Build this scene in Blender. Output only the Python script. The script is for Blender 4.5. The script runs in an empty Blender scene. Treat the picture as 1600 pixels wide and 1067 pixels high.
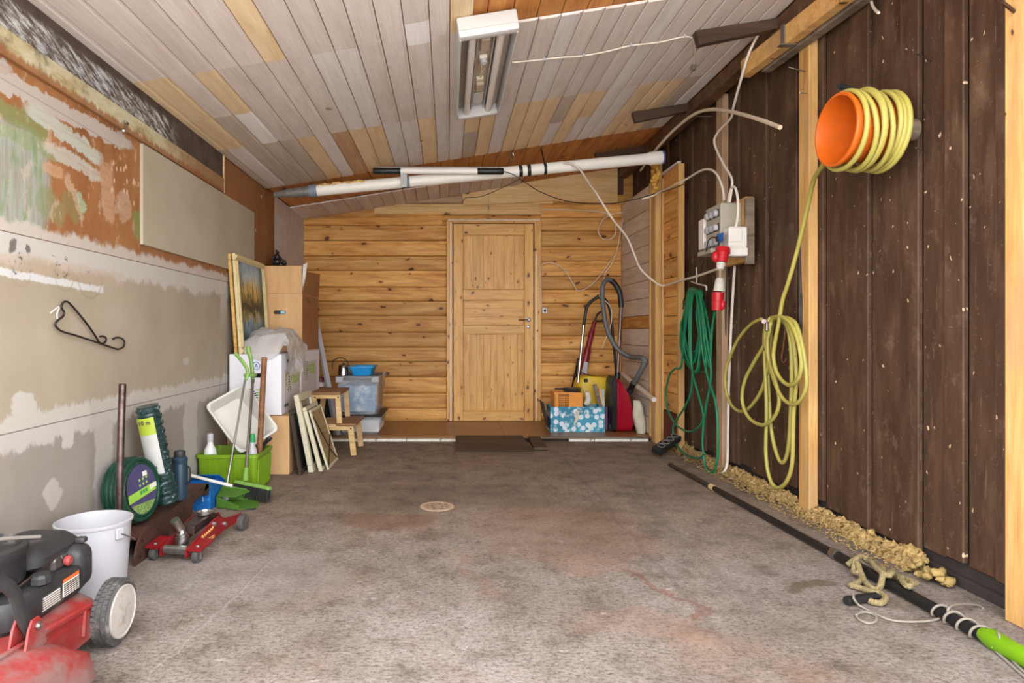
import bpy, bmesh, math, random
from mathutils import Vector, Matrix
random.seed(7)
scene = bpy.context.scene
COL = scene.collection
# ---------------------------------------------------------------- camera, world, exposure
F, CX, CY, CZ = 990.0, 700.0, 520.0, 0.96
cam_d = bpy.data.cameras.new('camera')
cam = bpy.data.objects.new('camera', cam_d); COL.objects.link(cam)
cam.location = (0, 0, CZ); cam.rotation_euler = (math.pi/2, 0, 0)
cam_d.sensor_fit = 'HORIZONTAL'; cam_d.sensor_width = 36.0
cam_d.lens = 36.0*F/1600; cam_d.shift_x = (800-CX)/1600; cam_d.shift_y = (CY-533.5)/1600
cam_d.clip_start = 0.05; cam_d.clip_end = 200
scene.camera = cam
world = bpy.data.worlds.new('overcast_sky'); scene.world = world
world.use_nodes = True
world.node_tree.nodes['Background'].inputs[0].default_value = (0.95, 0.98, 1.03, 1)
world.node_tree.nodes['Background'].inputs[1].default_value = 5.0
vs = scene.view_settings
vs.view_transform = 'Standard'; vs.look = 'None'; vs.gamma = 1.0; vs.use_curve_mapping = False
vs.exposure = 0.68
scene.cycles.max_bounces = 10; scene.cycles.diffuse_bounces = 7
scene.cycles.use_denoising = True
OPEN_Y = 1.4          # the open garage front: walls and roof start here

# ---------------------------------------------------------------- geometry helpers
def Vv(*a): return Vector(a)
def P(px, py, Y): return Vector(((px-CX)*Y/F, Y, CZ+(CY-py)*Y/F))
def PX(px, py, X):
    Y = F*X/(px-CX); return Vector((X, Y, CZ+(CY-py)*Y/F))
def PF(px, py, Z=0.0):
    Y = F*(CZ-Z)/(py-CY); return Vector(((px-CX)*Y/F, Y, Z))
def srgb(c):
    c = c/255.0
    return c/12.92 if c <= 0.04045 else ((c+0.055)/1.055)**2.4
def C(r, g, b): return (srgb(r), srgb(g), srgb(b), 1.0)
def frame(origin, xdir, up=(0, 0, 1)):
    """matrix whose local x follows xdir, local z close to up"""
    x = Vector(xdir).normalized(); u = Vector(up)
    y = u.cross(x)
    if y.length < 1e-5: y = Vector((0, 1, 0)).cross(x)
    y.normalize(); z = x.cross(y)
    m = Matrix((x, y, z)).transposed().to_4x4(); m.translation = Vector(origin); return m
def basis(origin, x, y, z):
    m = Matrix((Vector(x), Vector(y), Vector(z))).transposed().to_4x4(); m.translation = Vector(origin); return m
def Rz(a, loc=(0, 0, 0)): return Matrix.Translation(Vector(loc)) @ Matrix.Rotation(a, 4, 'Z')
def wt(o):
    p = Vector((0, 0, 0))
    while o is not None: p = p+o.location; o = o.parent
    return p
def spline(pts, n=8, closed=False):
    pts = [Vector(p) for p in pts]; out = []; N = len(pts)
    rng = range(N if closed else N-1)
    for i in rng:
        if closed: a, b, c, d = pts[i-1], pts[i], pts[(i+1) % N], pts[(i+2) % N]
        else: a, b, c, d = pts[max(i-1, 0)], pts[i], pts[i+1], pts[min(i+2, N-1)]
        for k in range(n):
            t = k/n
            out.append(0.5*((2*b)+(c-a)*t+(2*a-5*b+4*c-d)*t*t+(3*b-a-3*c+d)*t**3))
    if not closed: out.append(pts[-1])
    return out

class MB:
    """collects shapes into one mesh"""
    def __init__(s, M=None): s.v = []; s.f = []; s.M = M
    def add(s, verts, faces, M=None):
        o = len(s.v); T = M if M is not None else s.M
        for p in verts:
            p = Vector(p); s.v.append(T @ p if T is not None else p)
        s.f += [tuple(i+o for i in f) for f in faces]; return s
    def bm(s, b, M=None):
        b.verts.ensure_lookup_table(); b.verts.index_update()
        s.add([v.co.copy() for v in b.verts], [[v.index for v in f.verts] for f in b.faces], M); b.free(); return s
    def box(s, c, d, bev=0, M=None, seg=1):
        b = bmesh.new(); bmesh.ops.create_cube(b, size=1)
        for v in b.verts: v.co = Vector((v.co.x*d[0]+c[0], v.co.y*d[1]+c[1], v.co.z*d[2]+c[2]))
        if bev: bmesh.ops.bevel(b, geom=list(b.edges), offset=bev, segments=seg, affect='EDGES', profile=.5)
        return s.bm(b, M)
    def hexa(s, p, M=None):
        """8 corners: 4 bottom (ccw), 4 top"""
        return s.add(p, [(3, 2, 1, 0), (4, 5, 6, 7), (0, 1, 5, 4), (1, 2, 6, 5), (2, 3, 7, 6), (3, 0, 4, 7)], M)
    def beam(s, a, b, w, h, up=(0, 0, 1), bev=0):
        a = Vector(a); b = Vector(b); m = frame((a+b)/2, b-a, up)
        return s.box((0, 0, 0), ((b-a).length, w, h), bev, m)
    def prism(s, poly, d0, d1, M=None):
        """poly in local xy, extruded in local z from d0 to d1"""
        n = len(poly); v = [(x, y, d0) for x, y in poly]+[(x, y, d1) for x, y in poly]
        f = [tuple(reversed(range(n))), tuple(range(n, 2*n))]+[(i, (i+1) % n, n+(i+1) % n, n+i) for i in range(n)]
        return s.add(v, f, M)
    def tube(s, pts, r, seg=8, closed=False, caps=True, flat=None):
        pts = [Vector(p) for p in pts]; n = len(pts); R = r if isinstance(r, (list, tuple)) else [r]*n
        T = []
        for i in range(n):
            a = pts[i-1] if (i > 0 or closed) else pts[i]; b = pts[(i+1) % n] if (i < n-1 or closed) else pts[i]
            t = (b-a); T.append(t.normalized() if t.length > 1e-9 else Vector((0, 0, 1)))
        ref = Vector((0, 0, 1)) if abs(T[0].z) < .9 else Vector((1, 0, 0))
        nrm = (ref-T[0]*ref.dot(T[0])).normalized(); V = []
        for i in range(n):
            nrm = nrm-T[i]*nrm.dot(T[i])
            if nrm.length < 1e-6: nrm = T[i].orthogonal()
            nrm.normalize(); bi = T[i].cross(nrm)
            for k in range(seg):
                a = 2*math.pi*k/seg
                V.append(pts[i]+(nrm*math.cos(a)+bi*math.sin(a)*(flat or 1))*R[i])
        fc = []
        for i in range(n if closed else n-1):
            j = (i+1) % n
            for k in range(seg):
                k2 = (k+1) % seg; fc.append((i*seg+k, i*seg+k2, j*seg+k2, j*seg+k))
        if caps and not closed:
            fc.append(tuple(reversed(range(seg)))); fc.append(tuple((n-1)*seg+k for k in range(seg)))
        return s.add(V, fc)
    def cyl(s, a, b, r, r2=None, seg=20): return s.tube([a, b], [r, r if r2 is None else r2], seg)
    def lathe(s, prof, seg=28, M=None, caps=(True, True)):
        V = []; n = len(prof)
        for r, z in prof:
            for k in range(seg):
                a = 2*math.pi*k/seg; V.append((r*math.cos(a), r*math.sin(a), z))
        fc = [(i*seg+k, i*seg+(k+1) % seg, (i+1)*seg+(k+1) % seg, (i+1)*seg+k) for i in range(n-1) for k in range(seg)]
        if caps[0]: fc.append(tuple(reversed(range(seg))))
        if caps[1]: fc.append(tuple((n-1)*seg+k for k in range(seg)))
        return s.add(V, fc, M)
    def ball(s, c, r, sc=(1, 1, 1), seg=14, M=None):
        b = bmesh.new(); bmesh.ops.create_uvsphere(b, u_segments=seg, v_segments=max(6, seg//2+2), radius=r)
        for v in b.verts: v.co = Vector((v.co.x*sc[0]+c[0], v.co.y*sc[1]+c[1], v.co.z*sc[2]+c[2]))
        return s.bm(b, M)
    def tray(s, p_out, p_in, M=None):
        """open shell of rings; every ring a list of equal length: outer rings bottom to rim, then inner rings rim to bottom"""
        rings = p_out+p_in; n = len(rings[0]); V = [q for r in rings for q in r]
        fc = [(i*n+k, i*n+(k+1) % n, (i+1)*n+(k+1) % n, (i+1)*n+k) for i in range(len(rings)-1) for k in range(n)]
        fc.append(tuple(reversed(range(n)))); fc.append(tuple((len(rings)-1)*n+k for k in range(n)))
        return s.add(V, fc, M)
    def build(s, name, m, parent=None, smooth=35, loc=None):
        me = bpy.data.meshes.new(name); off = Vector((0, 0, 0))
        if parent is not None: off = wt(parent)
        if loc is not None: off = Vector(loc)
        me.from_pydata([tuple(p-off) for p in s.v], [], s.f); me.update()
        b = bmesh.new(); b.from_mesh(me); bmesh.ops.recalc_face_normals(b, faces=b.faces); b.to_mesh(me); b.free()
        if smooth:
            for p in me.polygons: p.use_smooth = True
            me.set_sharp_from_angle(angle=math.radians(smooth))
        ml = m if isinstance(m, (list, tuple)) else [m]
        for q in ml: me.materials.append(q)
        o = bpy.data.objects.new(name, me); COL.objects.link(o)
        if parent is not None:
            o.parent = parent; o.location = off-wt(parent)
        else: o.location = off
        if parent is None or loc is not None: bpy.context.view_layer.update()
        return o
def rrect(w, h, r, n=4, cx=0, cy=0):
    out = []
    for sx, sy, a0 in ((1, 1, 0), (-1, 1, 90), (-1, -1, 180), (1, -1, 270)):
        for k in range(n+1):
            a = math.radians(a0+90*k/n)
            out.append((cx+sx*(w/2-r)+r*math.cos(a), cy+sy*(h/2-r)+r*math.sin(a)))
    return out
def tag(o, label, cat, group=None, kind=None):
    if label: o['label'] = label
    if cat: o['category'] = cat
    if group: o['group'] = group
    if kind: o['kind'] = kind
    return o
def thing(name, loc, label, cat, group=None, kind=None):
    o = bpy.data.objects.new(name, None); COL.objects.link(o); o.location = loc; o.empty_display_size = .05
    bpy.context.view_layer.update()
    return tag(o, label, cat, group, kind)
_mesh_cache = {}
def plank(name, dims, center, m, parent, rot=None, bev=.002, key=None):
    """a box piece with its own origin; alike pieces share mesh data; local x is the length (grain)"""
    k = (tuple(round(d, 4) for d in dims), m.name, bev)
    me = _mesh_cache.get(k)
    if me is None:
        me = MB().box((0, 0, 0), dims, bev).build('tmp', m, smooth=0)
        t = me; me = t.data; me.name = name; bpy.data.objects.remove(t); _mesh_cache[k] = me
    o = bpy.data.objects.new(name, me); COL.objects.link(o)
    o.parent = parent; o.location = Vector(center)-(wt(parent) if parent else Vector((0, 0, 0)))
    if rot is not None: o.rotation_euler = rot
    return o
def text_mb(txt, size, M, depth=.001, bold=0.0, spacing=1.0, sx=1.0):
    cu = bpy.data.curves.new('t', 'FONT'); cu.body = txt; cu.size = size; cu.extrude = depth; cu.offset = bold
    cu.align_x = 'CENTER'; cu.align_y = 'CENTER'; cu.space_character = spacing; cu.resolution_u = 2
    ob = bpy.data.objects.new('t', cu); COL.objects.link(ob)
    bpy.context.view_layer.update()
    me = bpy.data.meshes.new_from_object(ob.evaluated_get(bpy.context.evaluated_depsgraph_get()))
    b = MB(); b.add([(v.co.x*sx, v.co.y, v.co.z) for v in me.vertices], [tuple(p.vertices) for p in me.polygons], M)
    bpy.data.objects.remove(ob); bpy.data.curves.remove(cu); bpy.data.meshes.remove(me)
    return b

# ---------------------------------------------------------------- materials
class X:
    """socket with arithmetic"""
    def __init__(s, g, k): s.g = g; s.k = k
    def _m(s, op, o, rev=False):
        a, b = (o, s) if rev else (s, o); return s.g.math(op, a, b)
    def __add__(s, o): return s._m('ADD', o)
    __radd__ = __add__
    def __sub__(s, o): return s._m('SUBTRACT', o)
    def __rsub__(s, o): return s._m('SUBTRACT', o, True)
    def __mul__(s, o): return s._m('MULTIPLY', o)
    __rmul__ = __mul__
    def __truediv__(s, o): return s._m('DIVIDE', o)
class G:
    def __init__(s, nt): s.nt = nt; s.N = nt.nodes; s._oc = None
    def put(s, sock, v):
        if isinstance(v, X): s.nt.links.new(v.k, sock)
        elif v is not None: sock.default_value = v
    def math(s, op, a, b=None, c=None):
        n = s.N.new('ShaderNodeMath'); n.operation = op
        s.put(n.inputs[0], a)
        if b is not None: s.put(n.inputs[1], b)
        if c is not None: s.put(n.inputs[2], c)
        return X(s, n.outputs[0])
    def obj(s):
        if s._oc is None:
            n = s.N.new('ShaderNodeTexCoord'); s._oc = X(s, n.outputs['Object'])
        return s._oc
    def rand(s):
        n = s.N.new('ShaderNodeObjectInfo'); return X(s, n.outputs['Random'])
    def xyz(s, v):
        n = s.N.new('ShaderNodeSeparateXYZ'); s.put(n.inputs[0], v); return [X(s, o) for o in n.outputs]
    def comb(s, x, y, z):
        n = s.N.new('ShaderNodeCombineXYZ')
        for i, q in enumerate((x, y, z)): s.put(n.inputs[i], q)
        return X(s, n.outputs[0])
    def vmath(s, op, a, b):
        n = s.N.new('ShaderNodeVectorMath'); n.operation = op; s.put(n.inputs[0], a); s.put(n.inputs[1], b); return X(s, n.outputs[0])
    def noise(s, v, scale=1, detail=4, rough=.55, dist=0, color=False):
        n = s.N.new('ShaderNodeTexNoise'); s.put(n.inputs['Vector'], v); n.inputs['Scale'].default_value = scale
        n.inputs['Detail'].default_value = detail; n.inputs['Roughness'].default_value = rough; n.inputs['Distortion'].default_value = dist
        return X(s, n.outputs['Color' if color else 'Fac'])
    def vor(s, v, scale=1, out='Distance', feature='F1', randomness=1, dim='3D'):
        n = s.N.new('ShaderNodeTexVoronoi'); n.voronoi_dimensions = dim; n.feature = feature; s.put(n.inputs['Vector'], v); n.inputs['Scale'].default_value = scale
        n.inputs['Randomness'].default_value = randomness
        return X(s, n.outputs[out])
    def wave(s, v, scale=1, dist=0, detail=2, dscale=1, bands='X'):
        n = s.N.new('ShaderNodeTexWave'); n.bands_direction = bands; s.put(n.inputs['Vector'], v); n.inputs['Scale'].default_value = scale
        n.inputs['Distortion'].default_value = dist; n.inputs['Detail'].default_value = detail; n.inputs['Detail Scale'].default_value = dscale
        return X(s, n.outputs['Fac'])
    def ss(s, v, a, b, lo=0.0, hi=1.0):
        n = s.N.new('ShaderNodeMapRange'); n.interpolation_type = 'SMOOTHSTEP'; n.clamp = True
        s.put(n.inputs[0], v); n.inputs[1].default_value = a; n.inputs[2].default_value = b; n.inputs[3].default_value = lo; n.inputs[4].default_value = hi
        return X(s, n.outputs[0])
    def ramp(s, f, stops):
        n = s.N.new('ShaderNodeValToRGB'); e = n.color_ramp.elements
        while len(e) < len(stops): e.new(.5)
        for i, (p, c) in enumerate(stops): e[i].position = p; e[i].color = c
        s.put(n.inputs[0], f); return X(s, n.outputs[0])
    def mix(s, f, a, b, mode='MIX'):
        n = s.N.new('ShaderNodeMix'); n.data_type = 'RGBA'; n.blend_type = mode
        s.put(n.inputs[0], f); s.put(n.inputs[6], a); s.put(n.inputs[7], b); return X(s, n.outputs[2])
    def band(s, v, a, b, soft=.01):
        return s.ss(v, a-soft, a+soft)*s.ss(v, b-soft, b+soft, 1.0, 0.0)
    def blob(s, u, v, cu, cv, ru, rv, ang=0, soft=.15):
        ca, sa = math.cos(ang), math.sin(ang); du = u-cu; dv = v-cv
        a = (du*ca+dv*sa)/ru; b = (dv*ca-du*sa)/rv
        a2 = a*a; b2 = b*b
        return s.ss(a2*a2+b2*b2, 1+soft*3, max(0, 1-soft*3), 0.0, 1.0)
def new_mat(name):
    m = bpy.data.materials.new(name); m.use_nodes = True; g = G(m.node_tree); b = g.N['Principled BSDF']; return m, g, b
def nmat(name, fn, rough=.7, metal=0.0, bump=None, spec=.4):
    """fn(g) -> colour, or (colour, height)"""
    m, g, b = new_mat(name); r = fn(g); h = None
    if isinstance(r, tuple) and isinstance(r[0], X): r, h = r
    g.put(b.inputs['Base Color'], r); g.put(b.inputs['Roughness'], rough); b.inputs['Metallic'].default_value = metal
    b.inputs['Specular IOR Level'].default_value = spec
    if h is not None:
        n = g.N.new('ShaderNodeBump'); n.inputs['Strength'].default_value = bump[0]; n.inputs['Distance'].default_value = bump[1]
        g.put(n.inputs['Height'], h); g.nt.links.new(n.outputs[0], b.inputs['Normal'])
    return m
def plain(name, col, rough=.5, metal=0.0, var=.12, scale=14, spec=.4, dirt=None, alpha=None):
    """one colour with slight uneven tone and optional dust"""
    def fn(g):
        v = g.obj(); n = g.noise(v, scale, 5)
        dk = tuple(c*(1-var) for c in col[:3])+(1,); lt = tuple(min(1, c*(1+var)) for c in col[:3])+(1,)
        c = g.ramp(n, [(.3, dk), (.7, lt)])
        if dirt:
            k = g.ss(g.noise(v, dirt[1], 6, .65), dirt[2], dirt[3]); c = g.mix(k, c, dirt[0])
        return c
    m = nmat(name, fn, rough, metal, spec=spec)
    if alpha is not None:
        m.node_tree.nodes['Principled BSDF'].inputs['Alpha'].default_value = alpha
    return m
def wood(name, light, mid, dark, knots=0.0, knot_col=C(62, 36, 18), rough=.55, tint=.18, ring=1.0, grey=None, kscale=3.2, spec=.35, fk=.35):
    def fn(g):
        v = g.obj(); r = g.rand()
        off = g.comb(r*37.0, r*91.0, r*53.0); p = g.vmath('ADD', v, off)
        w = g.vmath('MULTIPLY', p, (1.1, 9.0, 9.0))
        n = g.noise(w, 1.6, 5, .6, .7)
        fine = g.noise(g.vmath('MULTIPLY', p, (5, 110, 110)), 1, 3, .6)
        c = g.ramp(n, [(.28, dark), (.5, mid), (.72, light)])
        c = g.mix(fk, c, g.ramp(fine, [(.3, C(150, 140, 125)), (.65, C(255, 255, 255))]), 'MULTIPLY')
        c = g.mix(1.0, c, g.ramp(r, [(0.0, (1-tint, 1-tint, 1-tint*1.1, 1)), (1.0, (1+tint*.35, 1+tint*.35, 1+tint*.3, 1))]), 'MULTIPLY')
        if grey is not None:
            k = g.ss(g.noise(g.vmath('MULTIPLY', p, (.8, 4, 4)), 1.5, 4), .5, .68); c = g.mix(k*.7, c, grey)
        if knots:
            q = g.vmath('ADD', g.vmath('MULTIPLY', p, (.85, 1.6, 1.6)), g.vmath('MULTIPLY', g.noise(p, 11, 3, color=True), (.07, .07, .07)))
            a_, b_, c_ = g.xyz(q); q = g.comb(a_, b_+c_, 0.0)
            d = g.vor(q, kscale, dim='2D'); cc = g.xyz(g.vor(q, kscale, 'Color', dim='2D'))[0]
            sel = g.ss(cc, 1-knots, 1-knots+.05)
            c2 = g.xyz(g.vor(q, kscale, 'Color', dim='2D'))[1]; dn_ = d/(c2*c2*1.25+.35)
            c = g.mix(g.ss(dn_, .26, .08)*sel*.55, c, dark)
            c = g.mix(g.ss(dn_, .092, .05)*sel*.92, c, knot_col)
        return c, fine
    return nmat(name, fn, rough, bump=(.12, .002), spec=spec)
MT = {}
# ================================================================ THE ROOM
XL, XR, YB = -1.5, 1.925, 6.6
CZ0, CSL = 2.14, 0.157                       # ceiling height at the left wall, slope to the right
def ceil_z(x): return CZ0+CSL*(x-XL)
CANG = math.atan(CSL)
def WL(px, py): p = PX(px, py, XL); return p.y, p.z

# ---- materials of the room
def m_floor(g):
    v = g.obj(); x, y, z = g.xyz(v)
    nd = g.noise(v, 3.0, 4, .6, color=True)
    vd = g.vmath('ADD', v, g.vmath('MULTIPLY', g.vmath('SUBTRACT', nd, (.5, .5, .5)), (.5, .5, 0)))
    xd, yd, _ = g.xyz(vd)
    big = g.noise(g.vmath('MULTIPLY', v, (1, .8, 1)), 1.1, 5, .6)
    c = g.ramp(big, [(.3, C(132, 120, 109)), (.5, C(155, 145, 138)), (.7, C(170, 162, 157))])
    # browner middle and far part; colour lightened there to offset the light falloff
    far = g.ss(yd, 2.3, 3.6)
    c = g.mix(far*.6, c, g.ramp(g.noise(v, 2.2, 6, .65), [(.3, C(142, 121, 100)), (.55, C(174, 153, 132)), (.75, C(192, 175, 156))]))
    back = g.ss(yd, 3.6, 5.0)
    c = g.mix(back*.5, c, g.ramp(g.noise(g.vmath('MULTIPLY', v, (1.2, 3, 1)), 2.0, 6, .65), [(.3, C(146, 128, 110)), (.7, C(186, 168, 151))]))
    # sawn grain running across, speckle, pits
    sp = g.noise(g.vmath('MULTIPLY', v, (20, 42, 1)), 2.0, 6, .7)
    c = g.mix(.75, c, g.ramp(sp, [(.32, C(116, 106, 100)), (.5, C(232, 228, 224)), (.66, C(255, 255, 255))]), 'MULTIPLY')
    sp2 = g.noise(v, 95, 5, .75)
    c = g.mix(.6, c, g.ramp(sp2, [(.36, C(96, 86, 80)), (.5, C(240, 238, 236)), (.64, C(255, 255, 255))]), 'MULTIPLY')
    mid_ = g.noise(v, 6.5, 7, .7)
    c = g.mix(.7, c, g.ramp(mid_, [(.34, C(160, 146, 134)), (.5, C(232, 228, 224)), (.66, C(255, 253, 252))]), 'MULTIPLY')
    pale = g.ss(g.noise(g.vmath('MULTIPLY', v, (9, 16, 1)), 1.4, 6, .72), .60, .72)
    c = g.mix(pale*.5, c, C(196, 190, 184))
    pit = g.ss(g.vor(vd, 26), .11, .05)*g.ss(g.noise(v, 5, 3), .5, .62)
    c = g.mix(pit*.55, c, C(75, 62, 52))
    rusty = g.ss(g.noise(v, 1.7, 5, .65, .5), .52, .68)*g.band(xd, -.6, 1.6, .3)
    c = g.mix(rusty*.24, c, C(146, 110, 84))
    # stains with a place of their own
    def st(px, py, rx, ry, col, k, ang=0, soft=.3):
        nonlocal c
        p = PF(px, py); c = g.mix(g.blob(xd, yd, p.x, p.y, rx, ry, ang, soft)*k, c, col)
    st(612, 815, .20, .16, C(112, 74, 48), .5, 0, .33); st(700, 775, .55, .30, C(92, 78, 64), .4)
    st(650, 745, .30, .12, C(82, 70, 60), .35); st(880, 830, .4, .35, C(128, 92, 66), .3)
    st(1268, 921, .07, .05, C(84, 72, 52), .75); st(1445, 986, .045, .03, C(88, 74, 60), .7); st(1400, 948, .12, .05, C(96, 84, 70), .5)
    st(1010, 790, .06, .7, C(98, 86, 78), .3, -.16); st(920, 880, .2, .12, C(150, 108, 80), .2); st(985, 970, .25, .10, C(158, 118, 92), .16)
    st(755, 905, .03, .25, C(112, 80, 60), .3, .12, .33); st(1040, 920, .016, .22, C(112, 72, 54), .55, .42, .5)
    st(720, 660, .7, .2, C(88, 76, 66), .35)
    st(330, 900, .5, .25, C(158, 151, 146), .2)
    # long hairline cracks and rolled-in tyre lines
    wob = (g.noise(v, 4, 7, .7)-.5)*.14
    def crack(x0, y0, x1, y1, w, k, col):
        nonlocal c
        a = PF(x0, y0); b = PF(x1, y1); d = (b-a); L = d.length; d.normalize()
        s_ = (x-a.x)*d.x+(y-a.y)*d.y; t_ = g.math('ABSOLUTE', (x-a.x)*(-d.y)+(y-a.y)*d.x+wob)
        c = g.mix(g.ss(t_, w, w*.3)*g.band(s_, 0, L, .08)*k, c, col)
    crack(640, 905, 595, 1060, .004, .35, C(92, 76, 66)); crack(420, 880, 230, 1062, .008, .2, C(184, 177, 170)); crack(424, 872, 262, 1030, .005, .4, C(112, 98, 88))
    crack(885, 720, 1130, 1000, .018, .38, C(96, 86, 80)); crack(950, 740, 1240, 1000, .03, .3, C(104, 94, 88)); crack(780, 980, 815, 1065, .004, .3, C(110, 86, 74))
    return c, sp*.6+sp2*.5+g.noise(v, 2.5, 5)*.8
MT['floor'] = nmat('worn_concrete', m_floor, .82, bump=(.55, .008), spec=.25)
def m_left(g):
    v = g.obj(); x, y, z = g.xyz(v)
    nz = g.noise(v, 7, 6, .7)-.5; nz2 = g.noise(v, 19, 5, .7)-.5; nb = g.noise(v, 2.4, 4, .55)
    rag = nz*.16+nz2*.06
    drip = (g.noise(g.comb(0.0, y*9.0, z*3.0), 1, 5, .75)-.5)*.22
    yd = y+rag*.6; zd = z+rag*.45
    base = g.ramp(nb, [(.3, C(156, 142, 121)), (.55, C(165, 151, 130)), (.75, C(171, 159, 140))])
    low = g.ramp(nb, [(.3, C(140, 130, 120)), (.7, C(155, 146, 136))])
    c = g.mix(g.ss(z, .615, .625), low, base)
    wht = C(188, 181, 173)
    k = g.ss(z+drip*.8+nz*.1, 1.19, 1.225)                                 # joint compound under the hardboard
    k = g.math('MAXIMUM', k, g.band(z+drip*.7+rag*.5, .555, .675, .012)*.9)   # along the middle seam
    k = g.math('MAXIMUM', k, g.band(yd, 2.69, 2.83, .012)*g.ss(z, .6, .58)*.75)
    k = g.math('MAXIMUM', k, g.band(yd, 3.60, 3.79, .012)*g.ss(z, .6, .58)*.75)
    k = g.math('MAXIMUM', k, g.blob(yd, zd, 2.245, .70, .07, .05)*.9)
    k = g.math('MAXIMUM', k, g.blob(yd, zd, 2.40, .345, .05, .055, .7)*.7)
    k = g.math('MAXIMUM', k, g.blob(yd, zd, 2.50, .56, .035, .06))
    k = g.math('MAXIMUM', k, g.blob(yd, zd, 3.63, .80, .04, .022)*.6)
    k = g.math('MAXIMUM', k, g.band(y+nz*.05, 4.17, 4.31, .02)*g.ss(z, .9, 1.2)*.6)
    c = g.mix(k*.92, c, wht)
    c = g.mix(g.ss(g.math('ABSOLUTE', z-.617), .0035, .001)*.75, c, C(118, 104, 92))
    c = g.mix(g.ss(g.noise(v, 2.0, 5, .6), .57, .75)*.35, c, C(160, 140, 118))
    # dirty strip with white streak, mould spots, ring marks
    c = g.mix(g.band(zd, 1.165, 1.235, .01)*g.ss(y, 2.95, 2.9)*.5, c, C(176, 154, 132))
    c = g.mix(g.band(z+nz2*.03+(y-2.4)*.03, 1.143, 1.170, .004)*g.ss(y, 2.77, 2.74), c, C(198, 196, 192))
    mm = g.ss(g.noise(v, 34, 5, .75), .55, .62)
    def spot(px, py, ry, rz, kk=.85, solid=False):
        nonlocal c
        a, b = WL(px, py); m_ = g.blob(y+nz2*.05, z+nz2*.05, a, b, ry, rz, 0, .25)
        c = g.mix(m_*kk if solid else m_*mm*kk, c, C(52, 46, 42))
    spot(21, 383, .014, .020, .75, True); spot(44, 388, .014, .014, .75, True); spot(32, 400, .012, .014)
    spot(28, 417, .045, .026); spot(44, 420, .03, .02); spot(82, 402, .02, .01); spot(103, 405, .015, .01); spot(92, 411, .015, .01)
    spot(90, 427, .025, .02); spot(101, 432, .03, .02); spot(140, 425, .02, .01); spot(142, 445, .03, .012)
    def ringm(px, py, r, kk):
        nonlocal c
        a, b = WL(px, py); d = g.math('SQRT', (y-a)*(y-a)+(z-b)*(z-b))
        c = g.mix(g.band(d, r-.004, r+.004, .004)*g.ss(z, b+.02, b-.03)*kk, c, C(142, 126, 106))
    ringm(141, 432, .09, .5); ringm(101, 430, .06, .4); ringm(33, 425, .05, .3)
    # far grime by the boxes
    c = g.mix(g.ss(g.noise(g.comb(0.0, y*6.0, z*2.0), 2, 4), .5, .7)*g.ss(y, 3.7, 4.2)*.4, c, C(138, 128, 114))
    # ---- bare orange hardboard above 1.305 with paint smears
    hb = g.ramp(g.noise(g.vmath('MULTIPLY', v, (1, 3, 1.2)), 1.8, 5, .6), [(.3, C(122, 78, 44)), (.5, C(146, 96, 56)), (.72, C(160, 112, 70))])
    plainb = g.ss(y, 3.05, 3.15)
    hb = g.mix(plainb*.5, hb, C(142, 98, 64))
    pk = C(178, 167, 156)
    streak = g.noise(g.comb(0.0, y*60.0, z*5.0), 1, 4, .7); fib = g.noise(g.comb(0.0, y*7.0+z*30.0, z*46.0), 1, 3, .7)
    def stroke(x0, y0, x1, y1, hz, col, kk, soft=.15, brush=True):
        nonlocal hb
        a = WL(x0, y0); b = WL(x1, y1); cu, cv = (a[0]+b[0])/2, (a[1]+b[1])/2
        L = math.hypot(b[0]-a[0], b[1]-a[1])/2; an = math.atan2(b[1]-a[1], b[0]-a[0])
        m_ = g.blob(yd, zd+nz2*.04, cu, cv, L, hz, an, soft)*kk
        if brush: m_ = m_*g.ss(fib, .25, .55, .6, 1.0)
        hb = g.mix(m_, hb, col)
    # green and grey washed area at the near end
    ga = g.blob(yd, zd, 2.16, 1.49, .22, .20, 0, .2)
    hb = g.mix(ga*g.ss(streak, .32, .62, .55, .95), hb, C(152, 160, 148))
    stroke(0, 160, 75, 215, .035, C(120, 134, 84), .75); stroke(0, 200, 95, 245, .03, C(134, 146, 104), .7)
    hb = g.mix(ga*g.ss(g.noise(g.comb(0.0, y*22.0, z*6.0), 1, 4), .52, .66)*.6, hb, C(106, 136, 84))
    stroke(0, 352, 50, 362, .03, C(92, 130, 70), .75); stroke(60, 300, 100, 345, .05, C(128, 134, 92), .55); stroke(102, 300, 126, 345, .06, C(126, 128, 84), .5)
    stroke(40, 165, 160, 250, .036, C(178, 180, 166), .92); stroke(68, 225, 160, 278, .030, C(180, 174, 160), .85)
    stroke(-40, 103, 206, 229, .036, pk, .95, .1, False); stroke(-60, 60, 18, 108, .03, pk, .9)
    stroke(66, 262, 100, 270, .025, C(190, 150, 116), .7); stroke(120, 305, 135, 330, .02, C(160, 190, 160), .6)
    stroke(165, 255, 172, 350, .05, C(196, 160, 130), .55); stroke(188, 300, 200, 345, .06, C(196, 168, 142), .5); stroke(214, 330, 216, 372, .04, C(116, 136, 82), .7)
    stroke(105, 270, 130, 345, .02, C(200, 176, 150), .5)
    dots = g.ss(g.vor(g.comb(0.0, y*1.7, z), 22), .34, .24)*g.blob(y, z, 2.95, 1.66, .14, .10, 0, .3)
    hb = g.mix(dots*.85, hb, C(206, 176, 150))
    pat = g.ss(g.noise(g.vmath('MULTIPLY', v, (1, 1.8, 1)), 8, 5, .7), .56, .64)*g.ss(y, 3.1, 3.05)
    hb = g.mix(pat*.4, hb, C(202, 178, 154))
    hb = g.mix(g.ss(z+drip*.35+nz*.10, 1.362, 1.338)*.95, hb, C(186, 174, 162))
    dot2 = g.ss(g.vor(g.comb(0.0, y, z), 5), .09, .06)*g.ss(y, 4.2, 4.3)
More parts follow.
